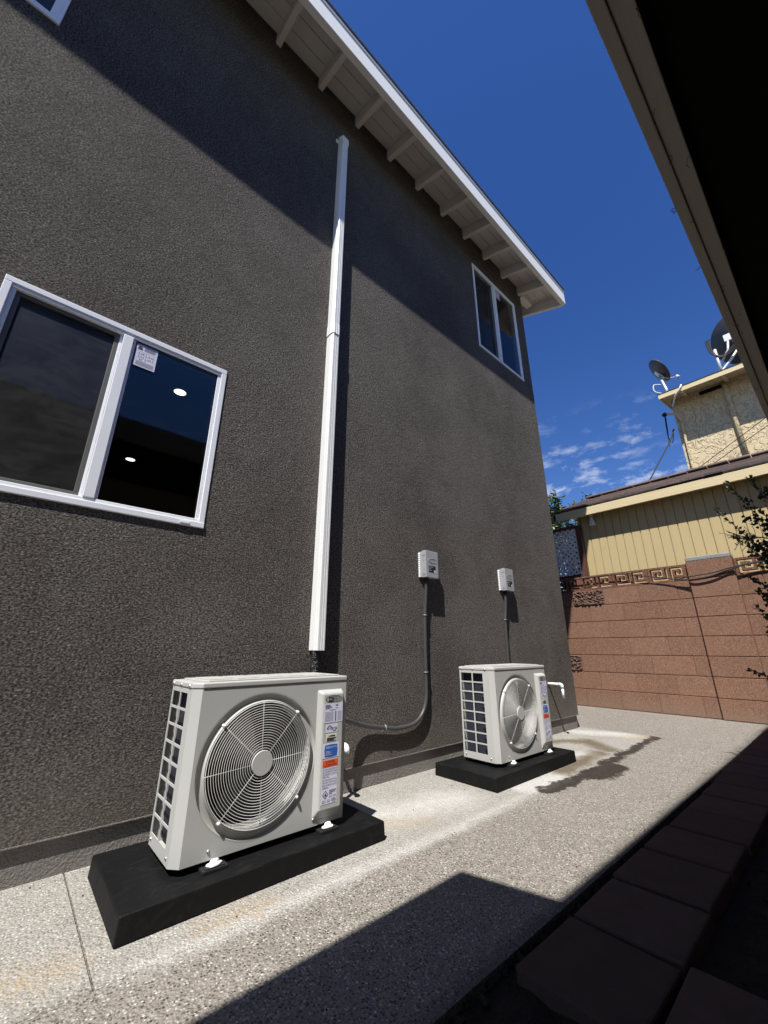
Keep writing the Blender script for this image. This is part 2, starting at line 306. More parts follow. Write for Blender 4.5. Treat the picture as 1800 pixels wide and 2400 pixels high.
class MB:
    def __init__(s): s.v, s.f, s.m, s.sm = [], [], [], []
    def add(s, V, Fc, m=0, smooth=False, M=None):
        b = len(s.v)
        s.v += [tuple(M @ Vector(v)) if M else tuple(v) for v in V]
        for f in Fc: s.f.append(tuple(b + i for i in f)); s.m.append(m); s.sm.append(smooth)
        return s
    def box(s, x0, x1, y0, y1, z0, z1, m=0, M=None):
        V = [(x, y, z) for x in (x0, x1) for y in (y0, y1) for z in (z0, z1)]
        return s.add(V, [(0, 1, 3, 2), (4, 6, 7, 5), (0, 4, 5, 1), (2, 3, 7, 6), (0, 2, 6, 4), (1, 5, 7, 3)], m, False, M)
    def hexa(s, A, B, m=0):           # two quads (bottom, top), same winding
        return s.add(list(A) + list(B), [(3, 2, 1, 0), (4, 5, 6, 7)] + [(i, (i + 1) % 4, 4 + (i + 1) % 4, 4 + i) for i in range(4)], m)
    def prism(s, poly, z0, z1, m=0):
        n = len(poly)
        return s.add([(x, y, z0) for x, y in poly] + [(x, y, z1) for x, y in poly], [tuple(reversed(range(n))), tuple(range(n, 2 * n))] + [(i, (i + 1) % n, n + (i + 1) % n, n + i) for i in range(n)], m)
    def tube(s, pts, r, n=8, m=0, closed=False):
        V, Fc = tube_mesh(pts, r, n, closed); return s.add(V, Fc, m, True)
    def lathe(s, prof, n=32, m=0, M=None, cap=False):     # profile (radius, height) about local Z
        V = [(r * math.cos(2 * math.pi * k / n), r * math.sin(2 * math.pi * k / n), h) for r, h in prof for k in range(n)]
        Fc = [(i * n + k, i * n + (k + 1) % n, (i + 1) * n + (k + 1) % n, (i + 1) * n + k) for i in range(len(prof) - 1) for k in range(n)]
        if cap: Fc += [tuple(reversed(range(n))), tuple(range((len(prof) - 1) * n, len(prof) * n))]
        return s.add(V, Fc, m, True, M)
    def text(s, st, x0, x1, z0, z1, y, m=0):               # flat lettering facing -Y, stretched into a box
        V, Fc, _ = text_mesh(st); return s.add([(x0 + v.x * (x1 - x0), y, z0 + v.y * (z1 - z0)) for v in V], Fc, m)
    def rect(s, x0, x1, z0, z1, y, m=0): return s.add([(x0, y, z0), (x1, y, z0), (x1, y, z1), (x0, y, z1)], [(0, 1, 2, 3)], m)
    def ring(s, cx, cz, ax, az, wd, y, m=0, n=40, a0=0, a1=2 * math.pi):
        V = []; Fc = []
        for k in range(n + 1):
            a = a0 + (a1 - a0) * k / n; V += [(cx + math.cos(a) * ax, y, cz + math.sin(a) * az), (cx + math.cos(a) * (ax - wd), y, cz + math.sin(a) * (az - wd))]
        for k in range(n): Fc.append((2 * k, 2 * k + 1, 2 * k + 3, 2 * k + 2))
        return s.add(V, Fc, m)
    def grid_panel(s, us, ws, holes, t0, t1, axis, m=0):
        # slab with rectangular holes; us/ws are cut lines, axis = slab normal ('y' -> u=x,w=z ; 'x' -> u=y,w=z)
        def P(u, w_, t): return (u, t, w_) if axis == 'y' else (t, u, w_)
        nu, nw = len(us) - 1, len(ws) - 1
        def solid(i, j):
            if i < 0 or j < 0 or i >= nu or j >= nw: return False
            cu, cw = (us[i] + us[i + 1]) / 2, (ws[j] + ws[j + 1]) / 2
            return not any(a < cu < b and c < cw < d for a, b, c, d in holes)
        for i in range(nu):
            for j in range(nw):
                if not solid(i, j): continue
                a, b, c, d = us[i], us[i + 1], ws[j], ws[j + 1]
                s.add([P(a, c, t0), P(b, c, t0), P(b, d, t0), P(a, d, t0)], [(0, 1, 2, 3)], m)
                s.add([P(a, c, t1), P(a, d, t1), P(b, d, t1), P(b, c, t1)], [(0, 1, 2, 3)], m)
                for (di, dj, q) in ((-1, 0, ((a, c), (a, d))), (1, 0, ((b, d), (b, c))), (0, -1, ((b, c), (a, c))), (0, 1, ((a, d), (b, d)))):
                    if not solid(i + di, j + dj):
                        (u0, w0), (u1, w1) = q; s.add([P(u0, w0, t0), P(u1, w1, t0), P(u1, w1, t1), P(u0, w0, t1)], [(0, 1, 2, 3)], m)
        return s
    def mesh(s, name, mats):
        me = bpy.data.meshes.new(name); me.from_pydata(s.v, [], s.f)
        for q in mats: me.materials.append(MT[q])
        me.polygons.foreach_set('material_index', s.m); me.polygons.foreach_set('use_smooth', s.sm); me.update()
        return me
    def build(s, name, mats, parent=None, bevel=0, seg=2):
        if isinstance(mats, str): mats = [mats]
        return link(name, s.mesh(name, mats), parent, bevel, seg)
def link(name, me, parent=None, bevel=0, seg=2):
    o = bpy.data.objects.new(name, me); COL.objects.link(o)
    if parent: o.parent = parent
    if bevel:
        b = o.modifiers.new('bevel', 'BEVEL'); b.width = bevel; b.segments = seg; b.limit_method = 'ANGLE'; b.angle_limit = R(40); b.harden_normals = False
    return o
def thing(name, label, cat, loc=(0, 0, 0), group=None):
    o = bpy.data.objects.new(name, None); COL.objects.link(o); o.location = loc; o.empty_display_size = .05
    return tag(o, label, cat, group)
def tag(o, label, cat, group=None):
    o['label'] = label; o['category'] = cat
    if group: o['group'] = group
    return o
def struct(o): o['kind'] = 'structure'; return o
def copy_tree(o, parent=None):
    c = o.copy(); COL.objects.link(c); c.parent = parent
    for ch in o.children: copy_tree(ch, c)
    return c
FRONT = Matrix(((1, 0, 0, 0), (0, 0, -1, 0), (0, 1, 0, 0), (0, 0, 0, 1)))       # local Z -> -Y
def atm(x, y, z, M=None): return Matrix.Translation((x, y, z)) @ (M or Matrix())
def smoothpath(P, n=6):
    P = [Vector(p) for p in P]; out_ = []
    for i in range(len(P) - 1):
        a, b, c, d = P[max(i - 1, 0)], P[i], P[i + 1], P[min(i + 2, len(P) - 1)]
        for k in range(n):
            u = k / n; out_.append(.5 * ((2 * b) + (c - a) * u + (2 * a - 5 * b + 4 * c - d) * u * u + (3 * b - a - 3 * c + d) * u ** 3))
    return out_ + [P[-1]]

WY = 1.904            # outer face of the house wall
# ------------------------------------------------------------------ ground
struct(MB().add([(-150, -150, -.05), (150, -150, -.05), (150, 150, -.05), (-150, 150, -.05)], [(0, 1, 2, 3)]).build('ground', 'ground'))
pv = struct(MB().prism([(-3, .735), (5.75, .735), (5.75, 6), (4.25, 6), (4.25, 1.272), (-3, 1.272)], -.1, 0).build('pavement', 'concrete'))
for x0, x1 in ((-3, .2975), (.3025, 4.244)):
    MB().box(x0, x1, 1.2723, 1.95, -.1, .0005).build('slab', 'concrete', pv)
# soil bed, uneven
m = MB(); nx, ny = 110, 36; V = []; Fc = []
for i in range(nx + 1):
    for j in range(ny + 1):
        V.append((-2 + 7.7 * i / nx, -1.1 + 1.86 * j / ny, -.022 + random.uniform(-.006, .008)))
for i in range(nx):
    for j in range(ny): a = i * (ny + 1) + j; Fc.append((a, a + ny + 1, a + ny + 2, a + 1))
m.add(V, Fc); struct(m.build('soil', 'dirt'))
m = MB()
for i in range(420):
    x, y = random.uniform(.6, 4.2), random.choice((random.uniform(-.1, .42), random.uniform(.705, .745))); s_ = random.uniform(.003, .010)
    m.box(-s_, s_, -s_ * .8, s_ * .8, -s_ * .5, s_ * .5, 0, Matrix.Translation((x, y, -.014 + s_ * .3)) @ Matrix.Rotation(random.uniform(0, 6), 4, Vector((random.random(), random.random(), random.random() + .1)).normalized()))
o = m.build('soil_crumbs', 'dirt'); o['kind'] = 'stuff'; o['label'] = 'small dark clods and grit along the paver edges'
m = MB()
for i in range(300):
    x = random.uniform(.2, 5.6); y = random.uniform(.76, 1.9); 
    if random.random() < .45: y = random.choice((random.uniform(1.84, 1.905), random.uniform(.74, .82)))
    s_ = random.uniform(.0008, .0026)
    m.box(-s_, s_, -s_ * .8, s_ * .8, -s_ * .6, s_ * .6, random.choice((0, 0, 1)), Matrix.Translation((x, y, s_ * .5)) @ Matrix.Rotation(random.uniform(0, 6), 4, Vector((random.random(), random.random(), random.random() + .1)).normalized()))
o = m.build('grit', ['dirt', 'ground']); o['kind'] = 'stuff'; o['label'] = 'scattered grit on the sunlit concrete'
path = bpy.data.objects.new('paver_path', None); COL.objects.link(path); struct(path)
pm = None
def paver(x, y, rz, dx=0):
    global pm
    if pm is None:
        q = MB(); n = 5; W_, D_ = .276, .255; V = []; Fc = []
        q.box(-W_ / 2, W_ / 2, -D_ / 2, D_ / 2, -.025, .025); pm = q.mesh('paver', ['paver'])
    o = link('paver', pm, path, .006, 2); o.location = (x, y, -.009 + random.uniform(-.003, .003)); o.rotation_euler = (random.uniform(-.008, .008), random.uniform(-.012, .012), rz)
xs = 1.163
for i in range(16):
    paver(xs + .2905 * i, .565 + random.uniform(-.006, .006) + (.012 * max(0, i - 4) * .35), random.uniform(-.012, .012))
for i in range(3): paver(1.163 - .2905 * i + .028, .298 + random.uniform(-.004, .004), random.uniform(-.01, .01) + .01)

# ------------------------------------------------------------------ grey house
house = thing('house', 'dark grey stucco two-storey house with white eave on the left', 'house', (0, WY, 0))
def hp(m, name, mats, bevel=0, parent=None):
    o = m.build(name, mats, None, bevel)
    o.parent = parent or house
    o.matrix_parent_inverse = Matrix.Translation((0, -WY, 0)) if parent is None else Matrix()
    return o
WIN = [(-.318, .562, 1.232, 2.107), (3.057, 3.955, 3.747, 4.925), (-1.40, -.475, 3.632, 4.81)]
us = sorted({-3.0, 4.165} | {v for w_ in WIN for v in w_[:2]}); ws = sorted({.113, 5.345} | {v for w_ in WIN for v in w_[2:]})
hp(MB().grid_panel(us, ws, WIN, WY, WY + .12, 'y'), 'wall', 'stucco')
hp(MB().box(4.045, 4.165, WY + .121, 8, .113, 5.5).box(-3, 4.045, 7.9, 8, .113, 5.5).box(-3, -2.9, WY + .121, 7.9, .113, 5.5), 'side_wall', 'stucco')
hp(MB().box(-3, 4.145, WY + .010, 7.98, -.1, .1125), 'foundation', 'foundation')
hp(MB().box(-3, 4.168, WY - .004, WY + .02, .109, .1128), 'weep_screed', 'foundation')
SL = .39
def rz_(y, base): return base + SL * (y - WY)
XE = 4.592
# fascia, drip edge, roof
hp(MB().box(-3.2, XE, 1.495, 1.545, 5.065, 5.298), 'fascia', 'whitewood', .003)
hp(MB().box(-3.2, XE + .004, 1.489, 1.4945, 5.255, 5.299), 'drip_edge', 'metal', .001)
def slope_board(m, x0, x1, y0, y1, base, th, mi=0):
    m.hexa([(x0, y0, rz_(y0, base)), (x1, y0, rz_(y0, base)), (x1, y1, rz_(y1, base)), (x0, y1, rz_(y1, base))],
           [(x0, y0, rz_(y0, base) + th), (x1, y0, rz_(y0, base) + th), (x1, y1, rz_(y1, base) + th), (x0, y1, rz_(y1, base) + th)], mi); return m
m = slope_board(MB(), -3.2, XE + .006, 1.483, 5.0, 5.464, .025)
m.hexa([(-3.2, 5.0, 6.671), (XE, 5.0, 6.671), (XE, 8.6, 5.2), (-3.2, 8.6, 5.2)], [(-3.2, 5.0, 6.696), (XE, 5.0, 6.696), (XE, 8.6, 5.23), (-3.2, 8.6, 5.23)])
hp(m, 'roof', 'roofdark')
for k in range(4):            # soffit planks running along the eave
    y0 = 1.548 + k * .121
    hp(slope_board(MB(), -3.2, XE - .03, y0, y0 + .1175, 5.338, .018), 'soffit_board', 'rafterwood', .002)
rm = None
for i in range(19):
    x = .575 + .3935 * (i - 9)
    if x < -2.9: continue
    if rm is None:
        q = MB(); y0, y1 = 1.546, 2.03
        q.hexa([(-.021, y0, rz_(y0, 5.203)), (.021, y0, rz_(y0, 5.203)), (.021, y1, rz_(y1, 5.203)), (-.021, y1, rz_(y1, 5.203))],
               [(-.021, y0, rz_(y0, 5.336)), (.021, y0, rz_(y0, 5.336)), (.021, y1, rz_(y1, 5.336)), (-.021, y1, rz_(y1, 5.336))]); rm = q.mesh('rafter', ['rafterwood'])
    o = link('rafter', rm, house, .003); o.location = (x, -WY, 0)
    if x > 4.0: break
# barge rafter + lookout at the gable end
q = MB(); y0, y1 = 1.546, 5.0
q.hexa([(XE - .045, y0, rz_(y0, 5.20)), (XE, y0, rz_(y0, 5.20)), (XE, y1, rz_(y1, 5.20)), (XE - .045, y1, rz_(y1, 5.20))], [(XE - .045, y0, rz_(y0, 5.46)), (XE, y0, rz_(y0, 5.46)), (XE, y1, rz_(y1, 5.46)), (XE - .045, y1, rz_(y1, 5.46))])
hp(q, 'barge_board', 'whitewood', .003)
hp(MB().box(4.166, 4.41, 1.86, 1.95, 5.2, 5.3), 'lookout', 'rafterwood', .004)
hp(slope_board(MB(), 4.166, XE - .047, 2.034, 5.0, 5.338, .018), 'gable_soffit', 'rafterwood')
# rooms behind the windows
def room(x0, x1, y0, y1, z0, z1):
    V = [(x, y, z) for x in (x0, x1) for y in (y0, y1) for z in (z0, z1)]
    m = MB().add(V, [(0, 1, 3, 2), (4, 6, 7, 5), (2, 3, 7, 6), (0, 2, 6, 4)], 0); m.add(V, [(1, 5, 7, 3)], 1); return m
q = room(-2.8, 4.0, WY + .121, 6.2, .12, 2.3)
q.box(-.2, .5, 4.6, 6.1, .121, 1.0).box(.9, 1.5, 6.05, 6.19, .3, 2.1, 1)
hp(q, 'lower_room', ['interior', 'ceiling'])
hp(room(-2.8, 4.0, WY + .121, 6.2, 2.6, 5.12), 'upper_room', ['interior', 'ceiling'])

def window(x0, x1, z0, z1, fw, xm, sticker=True, big=True):
    y = WY; m = MB()
    a = .022 * fw; b = .016 * fw
    # outer flange, proud of the stucco
    m.box(x0 - .004, x1 + .004, y - .006, y + .05, z1 - a, z1 + .004).box(x0 - .004, x1 + .004, y - .010, y + .05, z0 - .004, z0 + a)
    m.box(x0 - .004, x0 + a, y - .006, y + .05, z0 + a, z1 - a).box(x1 - a, x1 + .004, y - .006, y + .05, z0 + a, z1 - a)
    # inner step
    i0, i1, k0, k1 = x0 + a, x1 - a, z0 + a, z1 - a
    m.box(i0, i1, y - .002, y + .05, k1 - b, k1 - .0002).box(i0, i1, y - .002, y + .05, k0 + .0002, k0 + b)
    m.box(i0 + .0002, i0 + b, y + .002, y + .05, k0 + b, k1 - b).box(i1 - b, i1 - .0002, y + .002, y + .05, k0 + b, k1 - b)
    # meeting stile
    m.box(xm - .02, xm + .020, y - .006, y + .05, k0 + b, k1 - b).box(xm + .0205, xm + .031, y + .004, y + .05, k0 + b, k1 - b).box(xm - .032, xm - .0205, y + .010, y + .05, k0 + b, k1 - b)
    win = hp(m, 'window', 'vinyl', .0025)
    j0, j1, l0, l1 = i0 + b, i1 - b, k0 + b, k1 - b
    MB().box(xm + .031, j1, y + .006, y + .018, l0, l1).build('pane', 'glass', win)
    MB().box(j0, xm - .032, y + .036, y + .048, l0, l1).build('pane', 'glass', win)
    # screen with its frame on the sliding side
    s0, s1 = j0, xm - .033; f = .017
    MB().box(s0, s1, y + .012, y + .02, l1 - f, l1).box(s0, s1, y + .012, y + .02, l0, l0 + f).box(s0, s0 + f, y + .012, y + .02, l0 + f, l1 - f).box(s1 - f, s1, y + .012, y + .02, l0 + f, l1 - f).build('screen_frame', 'darkframe', win, .002)
    MB().rect(s0 + f, s1 - f, l0 + f, l1 - f, y + .016).build('screen', 'screen', win)
    if sticker:
        sx0 = xm + .038; sx1 = sx0 + .088; sz1 = l1 - .012; sz0 = sz1 - .118; yy = y + .0048
        m = MB().box(sx0, sx1, yy, yy + .001, sz0, sz1); W_ = sx1 - sx0; H_ = sz1 - sz0
        X = lambda u: sx0 + u * W_
        Z = lambda u: sz1 - u * H_
        e = yy - .0006
        for u in (.3, .47, .62, .74): m.rect(X(.05), X(.95), Z(u + .006), Z(u), e, 1)
        m.rect(X(.49), X(.5), Z(.74), Z(.3), e, 1)
        m.ring(X(.17), Z(.16), W_ * .1, H_ * .08, W_ * .05, e, 1, 16, 0, math.pi).rect(X(.06), X(.28), Z(.175), Z(.15), e, 1).rect(X(.06), X(.28), Z(.235), Z(.2), e, 1)
        for k in range(4): m.rect(X(.36), X(.92 - .05 * (k % 2)), Z(.075 + k * .05), Z(.055 + k * .05), e, 2)
        for st, u, v in (('0.28', .13, .43), ('0.32', .6, .45), ('0.53', .13, .585), ('≤0.3', .58, .6), ('42', .2, .715)): m.text(st, X(u), X(u + .27 if len(st) > 2 else u + .14), Z(v), Z(v - .06), e, 1)
        for k in range(6): m.rect(X(.08), X(.92), Z(.79 + k * .03), Z(.777 + k * .03), e, 2)
        m.build('sticker', ['paper', 'ink', 'greyink'], win)
    return win
w1 = window(*WIN[0], 1.0, .114)
MB().box(.46, .5, WY - .013, WY - .010, 1.236, 1.246).build('weep_cover', 'vinyl', w1, .001)
w2 = window(*WIN[1], 1.0, 3.49)
w3 = window(*WIN[2], 1.15, -.93, False)
# curtain beside the upper window, folds
m = MB(); n = 60; V = []; Fc = []
for i in range(n + 1):
    x = 3.5 + .5 * i / n; y = WY + .2 + .018 * math.sin(i * .9) + .01 * math.sin(i * 2.1)
    V += [(x, y, 3.65), (x, y + .004, 4.98)]
for i in range(n): Fc.append((2 * i, 2 * i + 2, 2 * i + 3, 2 * i + 1))
m.add(V, Fc, 0, True); cu_ = m.build('curtain', 'curtain'); tag(cu_, 'pale curtain hanging behind the right pane of the small upper window', 'curtain')
for nm, x, y in (('nearer the glass, larger in view', .491, 2.572), ('deeper in the room, smaller in view', .464, 3.93)):
    t_ = thing('recessed_light', 'round lit ceiling light seen through the lower window, ' + nm, 'ceiling light', (x, y, 2.3), 'ceiling lights in the lower room')
    MB().lathe([(.036, -.0015), (.046, -.004), (.05, -.0005)], 32).build('trim', 'vinyl', t_)
    MB().lathe([(.0005, -.002), (.036, -.002)], 32).build('lens', 'glow', t_)

# ------------------------------------------------------------------ line-set cover
CX0, CX1, CD = 1.176, 1.234, .07
lc = thing('lineset_cover', 'tall white plastic line-set cover running up the grey wall', 'pipe cover', (1.205, WY, 2.7))
def lp(m, name, mats, bevel=0):
    o = m.build(name, mats, None, bevel); o.parent = lc; o.matrix_parent_inverse = Matrix.Translation((-1.205, -WY, -2.7)); return o
def cov_profile(g=0):
    y0, y1 = WY - .0005, WY - CD
    return [(CX0 - g, y0), (CX0 - g, y1 + .022), (CX0 + .003 - g, y1 + .018), (CX0 + .003 - g, y1 + .006), (CX0 + .009, y1 - g), (CX0 + .022, y1 - g), (CX0 + .023, y1 + .0022 - g), (CX0 + .026, y1 + .0022 - g), (CX0 + .027, y1 - g), (CX0 + .036, y1 - g), (CX0 + .037, y1 + .0022 - g), (CX0 + .04, y1 + .0022 - g), (CX0 + .041, y1 - g), (CX1 - .008, y1 - g), (CX1 - .002 + g, y1 + .006), (CX1 - .002 + g, y1 + .018), (CX1 + g, y1 + .022), (CX1 + g, y0)]
pr = list(reversed(cov_profile()))
lp(MB().prism(pr, .69, 2.74), 'duct', 'cover'); lp(MB().prism(pr, 2.75, 4.70), 'duct', 'cover')
lp(MB().prism(list(reversed(cov_profile(.0045))), 2.71, 2.79), 'coupling', 'cover', .002)
m = MB(); a, b = CX0 - .003, CX1 + .003; y0, y1 = WY - .0005, WY - CD - .003
m.hexa([(a, y1, 4.69), (b, y1, 4.69), (b, y0, 4.69), (a, y0, 4.69)], [(a, y1 + .004, 4.77), (b, y1 + .004, 4.77), (b, y0, 4.83), (a, y0, 4.83)])
lp(m, 'end_cap', 'cover', .006)
lp(MB().box(a - .022, a - .0005, WY - .004, WY - .0005, 4.74, 4.785), 'fixing_tab', 'cover', .001)
m = MB()
for k in range(9):
    z = .688 - k * .02; m.lathe([(.02, -.014), (.024, -.006), (.024, .006), (.02, .014)], 14, 0, atm(CX0 + .022 + random.uniform(-.002, .002), WY - .032, z, Matrix.Rotation(.18, 4, 'Y')))
m.tube([(CX0 + .04, WY - .03, .7), (CX0 + .043, WY - .034, .6), (CX0 + .04, WY - .04, .5)], .011, 10)
o = m.build('wrapped_pipe', 'tape'); tag(o, 'black tape-wrapped refrigerant line below the white cover', 'pipe')

# ------------------------------------------------------------------ condensers
AW, AD, AH = .615, .245, .505
def make_unit(x, y, z, label):
    u = thing('condenser', label, 'air conditioner', (x, y, z), 'outdoor condensers on black pads')
    fx0, zl = .025, AH - .019
    cxf, czf, rh = .256, .239, .219
    # front plate with round opening
    m = MB(); angs = [2 * math.pi * k / 96 for k in range(96)]; rect = (fx0, AW, 0.0, zl)
    for X_ in (fx0, AW):
        for Z_ in (0, zl): angs.append(math.atan2(Z_ - czf, X_ - cxf) % (2 * math.pi))
    angs = sorted(angs); V = []; n = len(angs)
    for a in angs:
        ca, sa = math.cos(a), math.sin(a)
        ts = []
        if ca > 1e-9: ts.append((AW - cxf) / ca)
        if ca < -1e-9: ts.append((fx0 - cxf) / ca)
        if sa > 1e-9: ts.append((zl - czf) / sa)
        if sa < -1e-9: ts.append((0 - czf) / sa)
        tt = min(ts); V += [(cxf + ca * rh, 0, czf + sa * rh), (cxf + ca * tt, 0, czf + sa * tt)]
    m.add(V, [(2 * i, 2 * i + 1, (2 * i + 3) % (2 * n), (2 * i + 2) % (2 * n)) for i in range(n)])
    # chamfer, left strip, right side, back, floor
    m.add([(fx0, 0, 0), (fx0, 0, zl), (0, .028, zl), (0, .028, 0)], [(0, 1, 2, 3)])
    m.add([(AW, 0, 0), (AW, AD, 0), (AW, AD, zl), (AW, 0, zl)], [(0, 1, 2, 3)])
    m.add([(0, .028, 0), (fx0, 0, 0), (AW, 0, 0), (AW, AD, 0), (0, AD, 0)], [(4, 3, 2, 1, 0)])
    # bell mouth
    m.lathe([(rh, 0), (rh - .001, -.009), (rh - .003, -.011), (rh - .0195, -.011), (rh - .0215, -.008), (rh - .0235, .0045), (rh - .0248, .0058), (rh - .026, .0045), (rh - .0275, -.012), (rh - .03, -.075)], 96, 0, atm(cxf, 0, czf, FRONT))
    m.build('casing', 'acbody', u)
    MB().lathe([(rh + .004, .0002), (rh + .0025, -.0015), (rh + .001, .0002)], 96, 0, atm(cxf, 0, czf, FRONT)).build('opening_rim', 'rubber', u)
    # left side with sixteen openings
    ys = [.0285, .070, .143, .151, AD - .012, AD - .0005]; gap = .0075; z0, z1 = .036, zl - .016; ch = (z1 - z0 + gap) / 8
    zs = [.0005, z0]; holes = []
    for k in range(8):
        a = z0 + k * ch; b = a + ch - gap
        holes += [(ys[1], ys[2], a, b), (ys[3], ys[4], a, b)]; zs += [a, b]
    zs = sorted(set([round(q, 6) for q in zs] + [zl])); holes = [tuple(round(q, 6) for q in h_) for h_ in holes]
    MB().grid_panel(ys, zs, holes, 0, .003, 'x').build('side_grille', 'acbody', u)
    m = MB()
    for k in range(8):
        a = z0 + k * ch + .012; m.box(.02, .05, .073, .1, a, a + .018)
    m.box(.035, .045, .031, .24, .012, zl - .02); m.build('coil', 'fin', u)
    # interior: dark liner
    MB().box(.05, AW - .003, .11, AD - .002, .004, zl - .004).box(.05, AW - .003, .076, .109, .004, .02).build('liner', 'acdark', u)
    # back frame
    m = MB(); zz = [0.0006, .04, zl - .03, zl - .0006]; m.grid_panel([.004, .04, AW - .15, AW - .004], zz, [(.04, AW - .15, .04, zl - .03)], AD - .0015, AD, 'y'); m.build('back_panel', 'acbody', u)
    # lid
    o_ = .003; lid = MB().prism([(-o_, .027), (fx0 - .001, -o_), (AW + o_, -o_), (AW + o_, AD + o_), (-o_, AD + o_)], zl + .001, AH).build('lid', 'acbody', u, .004)
    m = MB().prism([(.03, .045), (.05, .025), (AW - .02, .025), (AW - .02, AD - .02), (.03, AD - .02)], AH, AH + .005)
    for k in range(5): m.box(.06 + k * .1, .06 + k * .1 + .085, .05, AD - .045, AH + .005, AH + .0075)
    m.build('lid_panel', 'acbody', lid, .002)
    # fan
    fan = MB().lathe([(.0005, .024), (.03, .02), (.045, .0), (.046, -.03)], 24, 0, atm(cxf, .085, czf, FRONT)).build('fan_hub', 'blade', u)
    for k in range(3):
        q = MB(); V = []; Fc = []; na, nr = 8, 6
        for i in range(nr + 1):
            for j in range(na + 1):
                r_ = .042 + (.178 - .042) * i / nr; a = (j / na - .5) * (1.15 + .35 * i / nr) + k * 2.094 + .5 * i / nr
                V.append((cxf + r_ * math.cos(a), .078 + .03 * (j / na - .5) - .006 * i / nr, czf + r_ * math.sin(a)))
        for i in range(nr):
            for j in range(na): b = i * (na + 1) + j; Fc.append((b, b + 1, b + na + 2, b + na + 1))
        q.add(V, Fc, 0, True); q.build('fan_blade', 'blade', fan)
    # guard
    m = MB(); rw = .1905
    for k in range(8):
        a = k * math.pi / 4 + .06; m.tube([(cxf + .034 * math.cos(a), -.0055, czf + .034 * math.sin(a)), (cxf + .12 * math.cos(a), -.0065, czf + .12 * math.sin(a)), (cxf + (rw + .004) * math.cos(a), -.0055, czf + (rw + .004) * math.sin(a))], .0014, 6)
    guard = m.build('fan_guard', 'acwhite', u)
    for k in range(19):
        r_ = .0455 + (rw - .0455) * k / 18; yy = -.0095 if k < 17 else -.0095 + .0015 * (k - 16)
        MB().tube([(cxf + r_ * math.cos(2 * math.pi * i / 72), yy, czf + r_ * math.sin(2 * math.pi * i / 72)) for i in range(72)], .00095 if k < 18 else .0016, 6, 0, True).build('guard_ring', 'acwhite', guard)
    MB().lathe([(.0375, .0034), (.039, .0015), (.039, -.004)], 40, 0, atm(cxf, -.0095, czf, FRONT)).add([(cxf + .0376 * math.cos(2 * math.pi * q_ / 40), -.0129, czf + .0376 * math.sin(2 * math.pi * q_ / 40)) for q_ in range(40)], [tuple(range(40))]).build('guard_badge', 'acbody', guard)
    for k in range(4):
        a = k * math.pi / 2 + math.pi / 4 + .06
        MB().lathe([(.0005, .009), (.004, .008), (.0055, .004), (.0055, -.012)], 12, 0, atm(cxf + .1965 * math.cos(a), -.005, czf + .1965 * math.sin(a), FRONT)).build('guard_clip', 'acwhite', guard)
    # screws
    for (X_, Y_, Z_, M_) in ((.105, -.0005, .024, FRONT), (.48, -.0005, .022, FRONT)) + tuple((-.0005, yy, zz, Matrix.Rotation(-math.pi / 2, 4, 'Y')) for yy, zz in ((.05, .02), (AD - .02, .02))) + tuple((-.0035, yy, zz, Matrix.Rotation(-math.pi / 2, 4, 'Y')) for yy, zz in ((.05, zl + .009), (.14, zl + .009), (AD - .02, zl + .009))):
        MB().lathe([(.0005, .004), (.003, .0035), (.0045, .001), (.0048, 0)], 10, 0, atm(X_, Y_, Z_, M_)).build('screw', 'screw', u)
    # control cover
    A = [(.475, 0, .018), (.594, 0, .018), (.594, 0, .456), (.475, 0, .456)]; B = [(.4915, -.021, .05), (.589, -.021, .05), (.589, -.021, .443), (.4915, -.021, .443)]
    m = MB().add(A + B, [(4, 5, 6, 7), (0, 1, 5, 4), (1, 2, 6, 5), (2, 3, 7, 6), (3, 0, 4, 7)])
    cov = m.build('control_cover', 'acbody', u, .006, 3)
    fz = lambda p_: .437 - (p_ - 170) / 1810 * .383
    fxx = lambda f_: .493 + f_ * .094
    e0 = -.0213
    def lab(name, f0, f1, p0, p1, base, mats, fn):
        q = MB(); x0, x1, z1, z0 = fxx(f0), fxx(f1), fz(p0), fz(p1)
        if base: q.box(x0, x1, e0 - .0004, e0, z0, z1)
        fn(q, lambda f_: x0 + f_ * (x1 - x0), lambda f_: z1 - f_ * (z1 - z0), e0 - .0008); q.build(name, mats, cov)
    def logo(q, X_, Z_, e):
        q.ring((X_(0) + X_(1)) / 2, (Z_(0) + Z_(1)) / 2, (X_(1) - X_(0)) / 2, (Z_(0) - Z_(1)) / 2, .0024, e, 0, 48)
        q.rect(X_(.18), X_(.47), Z_(.83), Z_(.2), e, 0); q.text('AC', X_(.2), X_(.45), Z_(.72), Z_(.32), e - .0004, 1); q.text('PRO', X_(.49), X_(.88), Z_(.66), Z_(.26), e, 0)
        q.rect(X_(.52), X_(.7), Z_(.8), Z_(.73), e, 0)
    lab('logo', .08, .92, 175, 300, False, ['ink', 'acbody'], logo)
    def spec(q, X_, Z_, e):
        for k in range(4): q.rect(X_(.05), X_(.3 + .06 * (k % 3)), Z_(.09 + k * .06), Z_(.06 + k * .06), e, 1); q.rect(X_(.6), X_(.74), Z_(.09 + k * .06), Z_(.065 + k * .06), e, 1) if k != 2 else None
        q.rect(X_(.3), X_(.6), Z_(.36), Z_(.33), e, 1)
        for k in range(10): q.rect(X_(.05), X_(.5), Z_(.452 + k * .052), Z_(.44 + k * .052), e, 2); q.rect(X_(.58), X_(.65), Z_(.458 + k * .052), Z_(.428 + k * .052), e, 1); q.rect(X_(.72), X_(.95), Z_(.452 + k * .052), Z_(.44 + k * .052), e, 2)
    lab('rating_label', .03, .97, 315, 640, True, ['paper', 'greyink', 'greyink'], spec)
